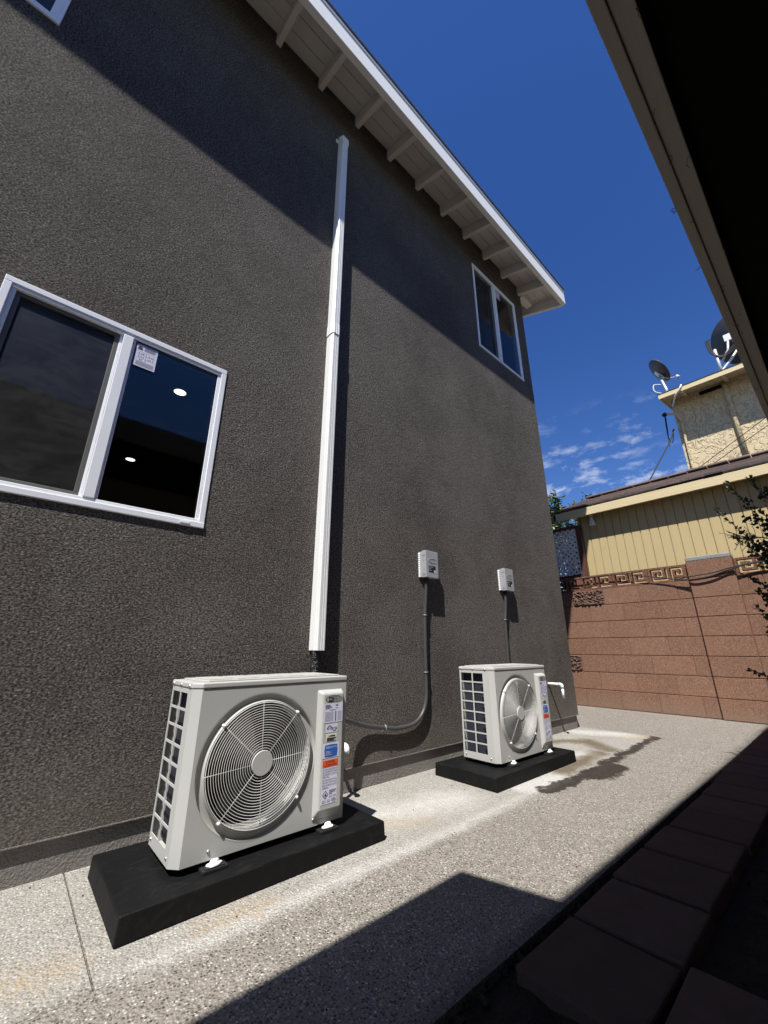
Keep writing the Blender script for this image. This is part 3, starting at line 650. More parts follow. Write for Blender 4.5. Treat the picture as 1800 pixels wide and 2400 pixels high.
    def inv(q, X_, Z_, e):
        q.text('INVERTER', X_(.1), X_(.95), Z_(.66), Z_(.38), e, 1)
        w_ = (X_(1) - X_(0)); h_ = Z_(0) - Z_(1)
        q.ring(X_(.32), Z_(.55), w_ * .2, h_ * .4, w_ * .05, e, 1, 24, .2, math.pi); q.ring(X_(.72), Z_(.5), w_ * .19, h_ * .38, w_ * .05, e, 1, 24, math.pi + .2, 2 * math.pi)
    lab('inverter_label', .14, .74, 668, 805, True, ['paper', 'navy'], inv)
    def small(q, X_, Z_, e):
        q.add([(X_(.2), e, Z_(.38)), (X_(.34), e, Z_(.38)), (X_(.27), e, Z_(.15))], [(0, 1, 2)], 1); q.rect(X_(.36), X_(.85), Z_(.36), Z_(.2), e, 1)
        for k in range(4): q.rect(X_(.06), X_(.94 - .2 * (k == 2)), Z_(.56 + k * .12), Z_(.49 + k * .12), e, 2)
    lab('caution_label', .18, .70, 825, 955, True, ['beigelabel', 'ink', 'ink'], small)
    def ahri(q, X_, Z_, e):
        q.add([(X_(a), e, Z_(b)) for a, b in ((.12, .92), (.08, .5), (.12, .12), (.5, .085), (.88, .12), (.92, .5), (.88, .92), (.5, .955))], [tuple(range(8))], 1)
        q.text('AHRI', X_(.15), X_(.45), Z_(.36), Z_(.2), e - .0004, 0); q.text('CERTIFIED', X_(.49), X_(.86), Z_(.33), Z_(.22), e - .0004, 0)
        for k in range(4): q.rect(X_(.16), X_(.4 + .15 * (k % 2)), Z_(.56 + k * .08), Z_(.535 + k * .08), e - .0004, 0)
    lab('certification_label', .05, .84, 980, 1215, True, ['paper', 'blue'], ahri)
    def warn(q, X_, Z_, e):
        q.rect(X_(0), X_(1), Z_(.17), Z_(0), e, 1)
        q.text('WARNING', X_(.32), X_(.8), Z_(.075), Z_(.025), e - .0004, 2); q.text('AVERTISSEMENT', X_(.24), X_(.95), Z_(.15), Z_(.1), e - .0004, 2)
        for a, b in ((.22, .075), (.12, .15)): q.add([(X_(a), e - .0004, Z_(b)), (X_(a + .09), e - .0004, Z_(b)), (X_(a + .045), e - .0004, Z_(b - .05))], [(0, 1, 2)], 2)
        L = ['RISK OF FIRE. FLAMMABLE REFRIGERANT', 'USED. TO BE REPAIRED ONLY BY TRAINED', 'SERVICE PERSONNEL. DO NOT PUNCTURE', 'REFRIGERANT TUBING.', 'RISQUE D\'INCENDIE. REFRIGERANT INFLAMMABLE', 'REPARATIONS PAR UNE PERSONNE QUALIFIEE', 'SEULEMENT. NE PAS PERFORER LA CANALISATION', 'DE REFRIGERANT.']
        for k, st in enumerate(L): q.text(st, X_(.03), X_(.97 if k % 4 != 3 else .45), Z_(.24 + k * .058 + (.012 if k > 3 else 0)), Z_(.197 + k * .058 + (.012 if k > 3 else 0)), e, 3)
        cx_, cz_ = .26, .79; d1, d2 = .19, .095
        for s_, mi in ((1, 2), (.76, 0)): q.add([(X_(cx_ - d1 * s_), e - .0003 * (mi == 0), Z_(cz_)), (X_(cx_), e - .0003 * (mi == 0), Z_(cz_ + d2 * s_)), (X_(cx_ + d1 * s_), e - .0003 * (mi == 0), Z_(cz_)), (X_(cx_), e - .0003 * (mi == 0), Z_(cz_ - d2 * s_))], [(0, 1, 2, 3)], mi)
        q.add([(X_(cx_ + a), e - .0007, Z_(cz_ + b)) for a, b in ((-.03, .035), (.04, .035), (.07, .01), (.05, -.015), (.03, -.03), (.01, -.05), (-.01, -.025), (-.05, -.005), (-.06, .015))], [tuple(range(9))], 2)
        for k, st in enumerate(('R', 'F', 'G')): q.rect(X_(.5), X_((.95, .9, .7)[k]), Z_(.72 + k * .036), Z_(.7 + k * .036), e, 3)
        q.text('A2L', X_(.5), X_(.7), Z_(.87), Z_(.815), e, 3); q.text('R32', X_(.75), X_(.95), Z_(.87), Z_(.815), e, 3)
        for a, b in ((.08, .27), (.38, .55)): q.rect(X_(a), X_(b), Z_(.965), Z_(.91), e, 3); q.rect(X_(a + .03), X_((a + b) / 2 - .01), Z_(.955), Z_(.92), e - .0004, 0); q.rect(X_((a + b) / 2 + .01), X_(b - .03), Z_(.955), Z_(.92), e - .0004, 0)
        q.ring(X_(.8), Z_(.935), .011, .006, .002, e, 3, 20); q.rect(X_(.74), X_(.88), Z_(.94), Z_(.925), e, 2)
    lab('warning_label', .05, .80, 1245, 1925, True, ['paper', 'red', 'ink', 'greyink'], warn)
    # mounting feet
    for X_ in (.085, .5):
        ft = MB().box(X_, X_ + .075, -.032, AD + .02, -.0205, -.0125).box(X_ + .008, X_ + .067, -.028, -.004, -.0125, -.009).build('foot', 'rubber', u, .001)
        q = MB(); V = []; Fc = []; n = 20; pf = [(.0195, 0), (.0205, .003), (.017, .0055), (.011, .0065), (.011, .012), (.008, .015), (.0005, .0155)]
        for i, (r_, h_) in enumerate(pf):
            for k in range(n): a = 2 * math.pi * k / n; rr = r_ * (1 + .12 * math.sin(3 * a + X_ * 9) + .06 * math.sin(5 * a)); V.append((X_ + .037 + rr * math.cos(a) * 1.15, -.0165 + rr * math.sin(a) * .62, -.009 + h_))
        for i in range(len(pf) - 1):
            for k in range(n): Fc.append((i * n + k, i * n + (k + 1) % n, (i + 1) * n + (k + 1) % n, (i + 1) * n + k))
        q.add(V, Fc, 0, True).build('bolt_cap', 'pvc', ft)
    MB().box(.02, AW - .02, .02, AD - .01, -.0125, -.0005).build('base_pan', 'acdark', u)
    # service valve cover on the right side
    MB().box(AW, AW + .012, .13, .22, .03, .2).build('valve_cover', 'acbody', u, .004)
    return u
U1 = make_unit(.492, 1.479, .085, 'nearer white outdoor condenser with round fan grille on the front black pad')
U2 = copy_tree(U1); U2.location = (2.188, 1.484, .087); U2['label'] = 'farther white outdoor condenser on the black pad near the house corner'
U2.rotation_euler = (0, 0, R(-.6))

def pad(x0, x1, y0, y1, h, label):
    t_ = thing('equipment_pad', label, 'equipment pad', ((x0 + x1) / 2, (y0 + y1) / 2, 0), 'black plastic equipment pads')
    a, b = (x1 - x0) / 2, (y1 - y0) / 2; i = .003
    MB().hexa([(-a, -b, .0012), (a, -b, .0012), (a, b, .0012), (-a, b, .0012)], [(-a + i, -b + i, h), (a - i, -b + i, h), (a - i, b - i, h), (-a + i, b - i, h)]).build('pad_body', 'pad', t_, .005, 3)
    m = MB()
    m.box(-.06, .05, -b + .0035, -b + .012, h - .022, h + .0008); m.build('front_lug', 'pad', t_, .002)
    MB().box(-a + .003, -a + .012, -.06, .07, h - .018, h + .0008).build('side_lug', 'pad', t_, .002)
    return t_
pad(.352, 1.25, 1.388, 1.822, .0635, 'long black plastic pad under the nearer condenser')
pad(2.026, 2.942, 1.399, 1.82, .0655, 'black plastic pad under the farther condenser')

# ------------------------------------------------------------------ disconnect boxes and conduits
def dbox(x, label):
    t_ = thing('disconnect_box', label, 'electrical box', (x, WY, 1.162), 'electrical disconnect boxes on the wall'); W_, H_, D_ = .127, .188, .067
    MB().box(.003, W_ - .004, -.03, -.0005, .004, H_ - .004).build('back_box', 'box', t_, .003)
    MB().box(0, W_, -D_, -.0305, 0, H_).build('cover', 'box', t_, .003)
    m = MB()
    for k in range(12): m.lathe([(.0005, .007), (.006, .006), (.009, 0)], 8, 0, atm(.0, -.004, .01 + k * .0145, Matrix.Rotation(-math.pi / 2, 4, 'Y')))
    m.build('caulk_bead', 'pvc', t_)
    m = MB().box(-.003, -.0002, -.05, -.042, .118, .15).box(-.003, -.0002, -.06, -.036, .155, .162).box(-.003, -.0002, -.056, -.05, .05, .07)
    m.lathe([(.011, 0), (.012, .002), (.009, .002)], 20, 0, atm(-.0002, -.048, .027, Matrix.Rotation(-math.pi / 2, 4, 'Y'))); m.build('latch', 'box', t_)
    m = MB()
    m.tube([(.068 + .042 * math.cos(a * math.pi / 20), -D_ - .0005, .118 + .016 * math.sin(a * math.pi / 20)) for a in range(40)], .0015, 6, 0, True)
    m.text('PRO', .058, .1, .111, .126, -D_ - .0012, 0); m.text('AC', .034, .054, .111, .126, -D_ - .0012, 0); m.build('emblem', 'box', t_)
    m = MB().box(.028, .098, -D_ - .0006, -D_, .036, .083).box(.081, .096, -D_ - .001, -D_ - .0006, .038, .054, 1)
    m.text('DISCONNECT', .032, .074, .07, .077, -D_ - .001, 1).rect(.032, .05, .062, .064, -D_ - .001, 1).rect(.034, .036, .046, .056, -D_ - .001, 1).rect(.04, .06, .05, .052, -D_ - .001, 1); m.build('label_plate', ['ink', 'paper'], t_)
    m = MB().lathe([(.0005, 0), (.017, 0), (.017, -.012), (.015, -.03), (.0005, -.03)], 16, 0, atm(.035, -.034, 0)); m.build('connector', 'rubber', t_)
    m = MB().tube([(.09, -.05, 0), (.093, -.052, -.02), (.1, -.052, -.028)], .0013, 6); m.tube([(.083, -.05, 0), (.083, -.053, -.018)], .0013, 6); m.build('seal_wire', 'strap', t_)
    return t_
dbox(2.028, 'grey disconnect box on the wall above the nearer condenser\'s looping conduit')
dbox(3.015, 'grey disconnect box on the wall directly above the farther condenser')
def conduit(pts, straps, label):
    t_ = thing('conduit', label, 'conduit', tuple(pts[0]), 'grey flexible conduits'); O = Vector(pts[0])
    sp_ = smoothpath(pts, 10)
    MB().tube([p_ - O for p_ in sp_], .0115, 14).build('hose', 'conduit', t_)
    for (sx_, sz_, vert) in straps:
        m = MB()
        if vert: m.tube([(sx_ + .0145 * math.cos(a), WY - .02 + .0145 * math.sin(a), sz_ + dz) for dz in (0,) for a in [math.pi + k * math.pi / 10 for k in range(11)]], .0035, 6).box(sx_ + .014, sx_ + .03, WY - .004, WY - .0008, sz_ - .006, sz_ + .006)
        else: m.tube([(sx_, WY - .02 - .0145 * math.sin(k * math.pi / 10), sz_ + .0145 * math.cos(k * math.pi / 10)) for k in range(11)], .0035, 6).box(sx_ - .006, sx_ + .006, WY - .004, WY - .0008, sz_ - .035, sz_ - .012)
        o = m.build('strap', 'strap'); o.parent = t_; o.matrix_parent_inverse = Matrix.Translation(-O)
    return t_
yc = WY - .0215
conduit([(2.063, WY - .034, 1.135), (2.058, yc - .003, 1.0), (2.05, yc, .9), (2.045, yc, .7), (2.044, yc, .5), (2.038, yc, .40), (2.0, yc, .32), (1.92, yc, .272), (1.79, yc, .263), (1.69, yc, .276), (1.54, yc - .005, .304), (1.42, yc - .03, .34), (1.28, yc - .09, .37), (1.11, 1.70, .375)], [(2.05, .912, True), (2.044, .556, True), (1.69, .276, False)], 'grey conduit dropping and curving left along the wall to the nearer condenser')
conduit([(3.05, WY - .034, 1.135), (3.04, yc - .003, 1.0), (3.025, yc, .9), (3.02, yc, .7), (3.015, yc, .55), (2.99, yc - .02, .42), (2.9, yc - .06, .36), (2.805, 1.70, .35)], [(3.025, .925, True)], 'straight grey conduit dropping behind the farther condenser')
# ------------------------------------------------------------------ condensate pipes
def pvc(x, z, ye, zd, label):
    t_ = thing('drain_pipe', label, 'pipe', (x, WY, z), 'white drain pipes poking from the wall'); r_ = .0105; d = ye - WY
    MB().tube([(0, .01, 0), (0, d + .022, 0)], r_, 14).build('pipe', 'pvc', t_)
    MB().tube([(0, d + .03, 0), (0, d + .016, -.0003), (0, d + .006, -.004), (0, d + .001, -.012), (0, d, -.03)], r_ * 1.28, 14).build('elbow', 'pvc', t_)
    if zd: MB().tube([(0, d, -.026), (0, d, zd - z)], r_, 14).build('spout', 'pvc', t_)
pvc(3.656, .407, 1.778, .298, 'white plastic drain pipe with elbow beside the farther condenser')
pvc(1.352, .245, 1.785, 0, 'short white drain elbow peeking out right of the nearer condenser')

# ------------------------------------------------------------------ block wall
bw = thing('block_wall', 'reddish brown concrete block garden wall with Greek key top course', 'wall', (5.73, 1, 0))
def bp(name, me, x, y, z, bevel=.003):
    o = link(name, me, bw, bevel); o.location = (x - 5.73, y - 1, z); return o
RH = .2072; G = .0035
bmesh_cache = {}
def blk(w_, h_, mat, split=False, d=.15):
    k = (round(w_, 3), round(h_, 3), mat, split)
    if k not in bmesh_cache:
        q = MB()
        if split:
            n1_, n2_ = 26, 14; V = []; Fc = []
            for i in range(n1_ + 1):
                for j in range(n2_ + 1):
                    e = 0 if i in (0, n1_) or j in (0, n2_) else -random.uniform(.0, .03); V.append((e, w_ * (i / n1_ - .5), h_ * j / n2_))
            for i in range(n1_):
                for j in range(n2_): a = i * (n2_ + 1) + j; Fc.append((a, a + 1, a + n2_ + 2, a + n2_ + 1))
            q.add(V, Fc); q.box(.002, d, -w_ / 2, w_ / 2, 0, h_)
        else: q.box(0, d, -w_ / 2, w_ / 2, 0, h_)
        bmesh_cache[k] = q.mesh('block', [mat])
    return bmesh_cache[k]
for r_ in range(7):
    z = r_ * RH + .003
    edges = [1.10] + [(1.242 if r_ % 2 == 0 else 1.448) + .4105 * k for k in range(7)]
    lo = [.684] + [(.475 if r_ % 2 == 0 else .27) - .4105 * k for k in range(4)]
    for a, b in list(zip(edges, edges[1:])) + [(b, a) for a, b in zip(lo, lo[1:])]:
        sp_ = (r_ == 6 and abs((a + b) / 2 - 2.27) < .05) or (r_ == 2 and abs((a + b) / 2 - 2.68) < .05)
        bp('block', blk(b - a - 2 * G, RH - 2 * G, 'splitblock' if sp_ else 'block', sp_), 5.73 + random.uniform(-.0015, .0015), (a + b) / 2, z + G)
q = MB().box(.006, .145, .1075, 2.9, -.1, 7 * RH).box(.006, .145, -2.2, -.3275, -.1, 7 * RH).box(-.03, .142, -.32, .10, -.1, 8 * RH - .01); o = q.build('mortar', 'mortar', bw)
for r_ in range(8):
    bp('pilaster_block', blk(.412, RH - 2 * G, 'block', False, .19), 5.69, .89, r_ * RH + G + .003)
q = MB().box(0, .19, -.206, .206, 0, .055); bp('pilaster_cap', q.mesh('cap', ['cap']), 5.69, .89, 8 * RH - .002, .012)
q = MB().box(-.0015, .0, -.206, .19, -.045, -.001); 
# key blocks: two meanders cut through each
pat = ['1111111', '1000001', '1011101', '1010101', '1010001', '1011111', '1000000', '1111111']
pat = ['11111111', '10000010', '10111010', '10101010', '10100010', '10111110', '10000000', '11111111']
q = MB(); cw = .405 / 16; chh = .188 / 8; us = [cw * i for i in range(17)]; ws = [chh * i for i in range(9)]; holes = []
for rI, row in enumerate(pat):
    for cI, c in enumerate((row + row)):
        if cI == 15: c = '1'
        if c == '0': holes.append((us[cI], us[cI + 1], ws[7 - rI], ws[8 - rI]))
q.grid_panel([.405 - u_ for u_ in reversed(us)], ws, [(.405 - b, .405 - a, c, d) for a, b, c, d in holes], 0, .075, 'x'); km = q.mesh('key_block', ['keyblock'])
for k in range(5): bp('key_block', km, 5.735, 1.105 + .41 * k, 7 * RH + .004, 0)
for k in range(3): bp('key_block', km, 5.735, .675 - .405 - .41 * k, 7 * RH + .004, 0)
for nm, pts, lb in (('cable', [(5.69, 3.0, 1.62), (5.69, 2.571, 1.605), (5.69, 2.182, 1.612), (5.69, 1.798, 1.604), (5.69, 1.45, 1.529), (5.685, 1.213, 1.476), (5.67, 1.094, 1.484), (5.67, .868, 1.501), (5.67, .697, 1.537), (5.68, .396, 1.578), (5.68, -.4, 1.62)], 'upper black cable sagging along the top of the block wall'),
                    ('cable', [(5.69, 1.24, 1.47), (5.675, 1.12, 1.452), (5.66, 1.03, 1.448), (5.66, .874, 1.468), (5.665, .7, 1.52), (5.672, .45, 1.562), (5.68, -.4, 1.6)], 'lower black cable looping across the wall pilaster')):
    o = MB().tube(smoothpath(pts, 6), .006 if 'upper' in lb else .008, 6).build(nm, 'cablemat'); tag(o, lb, 'cable', 'cables along the block wall')

# ------------------------------------------------------------------ yellow garage
ga = thing('garage', 'yellow board-sided garage with cream fascia and brown shingles behind the wall', 'garage', (6.05, 1, 0))
def gp(m, name, mats, bevel=0):
    o = m.build(name, mats, None, bevel); o.parent = ga; o.matrix_parent_inverse = Matrix.Translation((-6.05, -1, 0)); return o
YL = 2.365
gp(MB().box(6.058, 6.12, -2, YL - .02, 0, 2.75).box(6.058, 8.7, YL - .08, YL - .02, 0, 2.7), 'wall', 'groove')
q = MB().box(0, .0125, 0, .0965, 0, 2.62); bm_ = q.mesh('board', ['siding'])
k = 0
while YL - .045 - .1066 * (k + 1) > -1.7:
    o = link('board', bm_, ga, .0015); o.location = (6.045 - 6.05, YL - .045 - .1066 * (k + 1) + .005 - 1, .02); k += 1
gp(MB().box(6.036, 6.057, YL - .04, YL - .005, 0, 2.6), 'corner_trim', 'siding', .002)
gp(MB().box(5.87, 5.908, -1.9, 2.655, 2.54, 2.655), 'fascia', 'cream', .002)
gp(MB().hexa([(5.909, -1.9, 2.6), (6.12, -1.9, 2.68), (6.12, 2.62, 2.68), (5.909, 2.62, 2.6)], [(5.909, -1.9, 2.615), (6.12, -1.9, 2.695), (6.12, 2.62, 2.695), (5.909, 2.62, 2.615)]), 'soffit', 'siding')
RS = .40
def gz(x): return 2.664 + RS * (x - 5.86)
gp(MB().hexa([(5.866, -1.9, gz(5.866)), (7.3, -1.9, gz(7.3)), (7.3, 2.62, gz(7.3)), (5.866, 2.66, gz(5.866))], [(5.866, -1.9, gz(5.866) + .012), (7.3, -1.9, gz(7.3) + .012), (7.3, 2.62, gz(7.3) + .012), (5.866, 2.66, gz(5.866) + .012)]).hexa([(7.301, -1.9, gz(7.3)), (8.8, -1.9, 2.7), (8.8, 2.62, 2.7), (7.301, 2.62, gz(7.3))], [(7.301, -1.9, gz(7.3) + .012), (8.8, -1.9, 2.712), (8.8, 2.62, 2.712), (7.301, 2.62, gz(7.3) + .012)]), 'roof', 'roofdark')
gp(MB().hexa([(5.87, 2.61, 2.545), (7.3, 2.61, gz(7.3) - .12), (7.3, 2.645, gz(7.3) - .12), (5.87, 2.645, 2.545)], [(5.87, 2.61, gz(5.87) - .003), (7.3, 2.61, gz(7.3) - .003), (7.3, 2.645, gz(7.3) - .003), (5.87, 2.645, gz(5.87) - .003)]), 'barge_board', 'cream')
sm_ = []
for v_ in range(3):
    w_ = (.19, .25, .3)[v_]; q = MB(); q.hexa([(0, 0, 0), (.26, 0, 0), (.26, w_ - .006, 0), (0, w_ - .006, 0)], [(0, .002, .019), (.26, .002, .005), (.26, w_ - .008, .005), (0, w_ - .008, .019)]); sm_.append((w_, q.mesh('shingle', ['shingle'])))
sla = math.atan(RS); hip = math.hypot(1, RS)
for r_ in range(11):
    xx = 5.857 + r_ * .132; y = -1.3 - random.random() * .2
    while y < 2.62:
        w_, me = random.choice(sm_)
        if y + w_ > 2.68: w_, me = sm_[0]
        if y + w_ > 2.72: break
        o = link('shingle', me, ga); o.rotation_euler = (0, -sla + random.uniform(.02, .05), 0); o.location = (xx + random.choice((0, 0, -.004, .008)) - 6.05, y - 1, gz(xx) + .0155 + random.uniform(0, .006)); y += w_
for k in range(18):
    o = link('shingle', sm_[1][1], ga); o.rotation_euler = (0, -.05, 0); o.location = (7.17 - 6.05, -1.9 + k * .25 - 1, gz(7.3) + .022 + random.uniform(0, .01))
# lamp under the garage eave
fl = thing('flood_lamp', 'small white lamp hanging under the garage eave corner', 'lamp', (5.99, 2.14, 2.6))
MB().box(-.02, .02, -.02, .02, -.05, .0).build('bracket', 'vinyl', fl, .003)
MB().lathe([(.014, -.05), (.018, -.09), (.03, -.13), (.036, -.17), (.05, -.19), (.044, -.195), (.0005, -.185)], 10).build('shade', 'pvc', fl)
MB().tube([(0, 0, -.18), (.004, .002, -.215), (-.01, .012, -.23)], .004, 6).build('pull_cord', 'pvc', fl)

# ------------------------------------------------------------------ lattice fence
lf = thing('lattice_fence', 'white diagonal lattice in a dark brown frame beside the garage', 'fence', (5.96, 2.6, 0))
def fp(m, name, mats, bevel=0, parent=None):
    o = m.build(name, mats, None, bevel); o.parent = lf; o.matrix_parent_inverse = Matrix.Translation((-5.96, -2.6, 0)); return o
fp(MB().box(5.93, 5.995, 2.305, 2.372, 0, 2.44), 'post', 'brownwood', .004)
fp(MB().box(5.93, 5.995, 3.6, 3.67, 0, 2.44), 'post', 'brownwood', .004)
fp(MB().box(5.925, 6.0, 2.3725, 3.6, 2.405, 2.445), 'top_rail', 'brownwood', .003)
fp(MB().box(5.935, 5.985, 2.3725, 3.6, 1.66, 1.715), 'bottom_rail', 'brownwood', .003)
m = MB(); ya, yb, za, zb = 2.374, 3.6, 1.716, 2.404; sw = .0145; pt = .08
def clip(lay, sgn, xo):
    k = -60
    for k in range(-60, 60):
        c0 = k * pt * 1.0
        # line y - ya = sgn*(z - za) + c0
        P = []
        for zz in (za, zb):
            yv = ya + sgn * (zz - za) + c0
            P.append([yv, zz])
        (y1_, z1_), (y2_, z2_) = P
        # clip in y
        def cut(yv, zv, oy, oz):
            if yv < ya: tt = (ya - yv) / (oy - yv); return ya, zv + (oz - zv) * tt
            if yv > yb: tt = (yb - yv) / (oy - yv); return yb, zv + (oz - zv) * tt
            return yv, zv
        if max(y1_, y2_) <= ya or min(y1_, y2_) >= yb: continue
        A = cut(y1_, z1_, y2_, z2_); B = cut(y2_, z2_, y1_, z1_)
        h_ = sw * 1.414
        m.hexa([(xo, A[0] - h_, A[1]), (xo + .006, A[0] - h_, A[1]), (xo + .006, A[0] + h_, A[1]), (xo, A[0] + h_, A[1])], [(xo, B[0] - h_, B[1]), (xo + .006, B[0] - h_, B[1]), (xo + .006, B[0] + h_, B[1]), (xo, B[0] + h_, B[1])])
clip(m, 1, 5.95); clip(m, -1, 5.957)
o = fp(m, 'lattice_slats', 'lattice'); o['kind'] = 'stuff'

# ------------------------------------------------------------------ cream stucco house beyond
cs = thing('cream_house', 'cream rough stucco upper storey with flat eave and satellite dishes behind the garage', 'house', (9, 1, 0))
def cp_(m, name, mats, bevel=0):
    o = m.build(name, mats, None, bevel); o.parent = cs; o.matrix_parent_inverse = Matrix.Translation((-9, -1, 0)); return o
cp_(MB().box(9, 15, -6, 1.325, 0, 5.47), 'wall', 'creamstucco')
def cz(x): return 5.376 + .21 * (x - 8.55)
cp_(MB().hexa([(8.572, -6.2, cz(8.572)), (12, -6.2, cz(12)), (12, 1.405, cz(12)), (8.572, 1.405, cz(8.572))], [(8.572, -6.2, cz(8.572) + .02), (12, -6.2, cz(12) + .02), (12, 1.405, cz(12) + .02), (8.572, 1.405, cz(8.572) + .02)]), 'soffit', 'creamstucco')
cp_(MB().box(8.55, 8.571, -6.2, 1.432, 5.36, 5.452).hexa([(8.5715, 1.406, 5.36), (12, 1.406, 6.08), (12, 1.432, 6.08), (8.5715, 1.432, 5.36)], [(8.5715, 1.406, 5.452), (12, 1.406, 6.172), (12, 1.432, 6.172), (8.5715, 1.432, 5.452)]), 'fascia', 'cream', .003)
cp_(MB().hexa([(8.545, -6.25, 5.4525), (12, -6.25, 6.18), (12, 1.438, 6.18), (8.545, 1.438, 5.4525)], [(8.545, -6.25, 5.47), (12, -6.25, 6.2), (12, 1.438, 6.2), (8.545, 1.438, 5.47)]), 'roof', 'roofdark')
for y in (1.05, .42, -.2): cp_(MB().hexa([(8.575, y - .03, 5.33), (9.0, y - .03, 5.415), (9.0, y + .03, 5.415), (8.575, y + .03, 5.33)], [(8.575, y - .03, 5.374), (9.0, y - .03, 5.465), (9.0, y + .03, 5.465), (8.575, y + .03, 5.374)]), 'rafter', 'creamstucco')
cp_(MB().box(8.985, 8.999, .52, .86, 5.36, 5.435), 'vent', 'acdark')
o = MB().tube([(8.95, .46, 5.42), (8.95, .475, 5.0), (8.95, .475, 3.5)], .038, 12).build('vent_pipe', 'creamstucco'); tag(o, 'thick cream vent pipe running down the cream stucco wall', 'pipe')
mast = thing('service_mast', 'thin conduit with curved weatherhead at the corner of the cream stucco wall', 'service mast', (8.95, 1.25, 3.6))
MB().tube([Vector(p_) - Vector((8.95, 1.25, 3.6)) for p_ in smoothpath([(8.95, 1.25, 3.6), (8.95, 1.245, 4.4), (8.95, 1.235, 4.9), (8.95, 1.26, 5.07), (8.95, 1.33, 5.15), (8.95, 1.44, 5.19)], 5)], .022, 10).build('conduit', 'creamstucco', mast)
MB().lathe([(.0005, .05), (.03, .045), (.045, .0), (.04, -.03), (.0005, -.035)], 14, 0, atm(0, .215, 1.6, Matrix.Rotation(-1.9, 4, 'X'))).build('weatherhead', 'cablemat', mast)
MB().box(-.0, .04, .12, .16, 1.21, 1.25).build('anchor', 'metal', mast)
drop = [[(8.95, 1.47, 5.18), (8.95, 1.49, 4.95), (8.95, 1.5, 4.7), (8.93, 1.46, 4.55), (8.9, 1.42, 4.62), (8.9, 1.39, 4.8)], [(8.95, 1.46, 5.18), (8.95, 1.48, 4.9), (8.93, 1.5, 4.66), (8.9, 1.5, 4.5), (8.8, 1.5, 4.45)], [(8.95, 1.385, 4.83), (8.7, 1.45, 4.5), (8.2, 1.60, 3.95), (7.7, 1.72, 3.45), (7.3, 1.80, 3.2)]]
m = MB()
for d_, r_ in zip(drop, (.008, .008, .012)): m.tube(smoothpath(d_, 5), r_, 6)
o = m.build('power_drop', 'cablemat'); tag(o, 'looping black power cable running from the weatherhead down behind the garage roof', 'cable')
for i, (a, b, lb) in enumerate((((8.6, 1.55, 3.55), (8.6, -1.6, 5.33), 'upper thin black wire crossing in front of the cream stucco wall'), ((8.6, 1.25, 3.62), (8.6, -1.6, 5.12), 'lower thin black wire crossing in front of the cream stucco wall'))):
    o = MB().tube([a, tuple((p_ + q_) / 2 - (.03 if j == 2 else 0) for j, (p_, q_) in enumerate(zip(a, b))), b], .006, 6).build('wire', 'cablemat'); tag(o, lb, 'wire', 'wires before the cream wall')
# white flashing strip / bracket over the eave
o = MB().tube([(8.535, 1.03, 5.48), (8.52, 1.06, 5.42), (8.56, 1.17, 5.31), (8.9, 1.29, 5.3)], .014, 6).build('cable_strap', 'pvc'); tag(o, 'white cable strap folded over the eave of the cream stucco house', 'strap')

def orient(nv, up_=(0, 0, 1)):
    z = Vector(nv).normalized(); x = Vector(up_).cross(z).normalized(); y = z.cross(x)
    return Matrix(((x.x, y.x, z.x, 0), (x.y, y.y, z.y, 0), (x.z, y.z, z.z, 0), (0, 0, 0, 1)))
def dish(c, nv, rad, base, lnb, label):
    t_ = thing('satellite_dish', label, 'satellite dish', base, 'satellite dishes on the cream house'); O = Vector(base); C_ = Vector(c) - O; M_ = atm(*C_, orient(nv))
    prof = [(rad * k / 8 if k else .0005, rad * .22 * (k / 8) ** 2 - rad * .12) for k in range(9)]
    MB().lathe(prof + [(rad * 1.02, rad * .105), (rad * 1.02, rad * .085)] + [(r_, h_ - .014) for r_, h_ in reversed(prof)], 40, 0, M_).build('reflector', 'dish', t_)
    back = M_ @ Vector((0, -rad * .25, -rad * .16))
    bk = MB(); bk.box(-rad * .16, rad * .16, -rad * .75, rad * .1, -rad * .25, -rad * .12, 0, M_); bk.build('back_bracket', 'metal', t_, .005)
    MB().tube([(0, 0, 0), (0, 0, .12), tuple((back + Vector((0, 0, .12))) / 2 + Vector((0, 0, -.02))), tuple(back)], .024, 10).build('mast', 'metal', t_)
    L = Vector(lnb) - O; f_ = M_ @ Vector((0, -rad * .9, 0))
    MB().tube([tuple(back), tuple(f_), tuple(L)], .012, 8).build('feed_arm', 'metal', t_)
    MB().lathe([(.0005, .05), (.03, .045), (.034, 0), (.022, -.03), (.0005, -.035)], 12, 0, atm(*L, orient(C_ - L))).build('receiver', 'metal', t_)
    return t_, C_
d1, _ = dish((8.95, 1.385, 6.21), (.32, -.80, .50), .275, (8.75, 1.30, 5.5), (9.0, 1.10, 5.94), 'smaller dark satellite dish at the corner of the cream house roof')
MB().tube(smoothpath([(.15, .08, .35), (.1, .2, .38), (.08, .21, .22), (.12, .08, .12)], 5), .008, 6).build('cable', 'pvc', d1)
d2, _ = dish((9.1, .06, 6.30), (.80, -.42, .45), .50, (8.95, .45, 5.54), (9.3, -.5, 6.0), 'larger dark satellite dish partly hidden by the shaded eave')
MB().tube([(0, 0, 0), (0, .0, .62)], .026, 10).build('side_mast', 'metal', d2)
for k in range(3): MB().tube(smoothpath([(-.03, .02 + .02 * k, .86), (-.03, .05 + .02 * k, .84), (-.03, .03 + .015 * k, .55), (-.03, -.1, .38 + .02 * k), (-.03, -.35, .5 + .05 * k)], 5), .012, 6).build('cable', 'cablemat', d2)
MB().box(-.04, .0, -.3, -.17, .68, .82).tube([(-.02, -.22, .7), (-.02, -.18, .5), (-.02, -.05, .3)], .02, 8).build('support_arm', 'metal', d2)

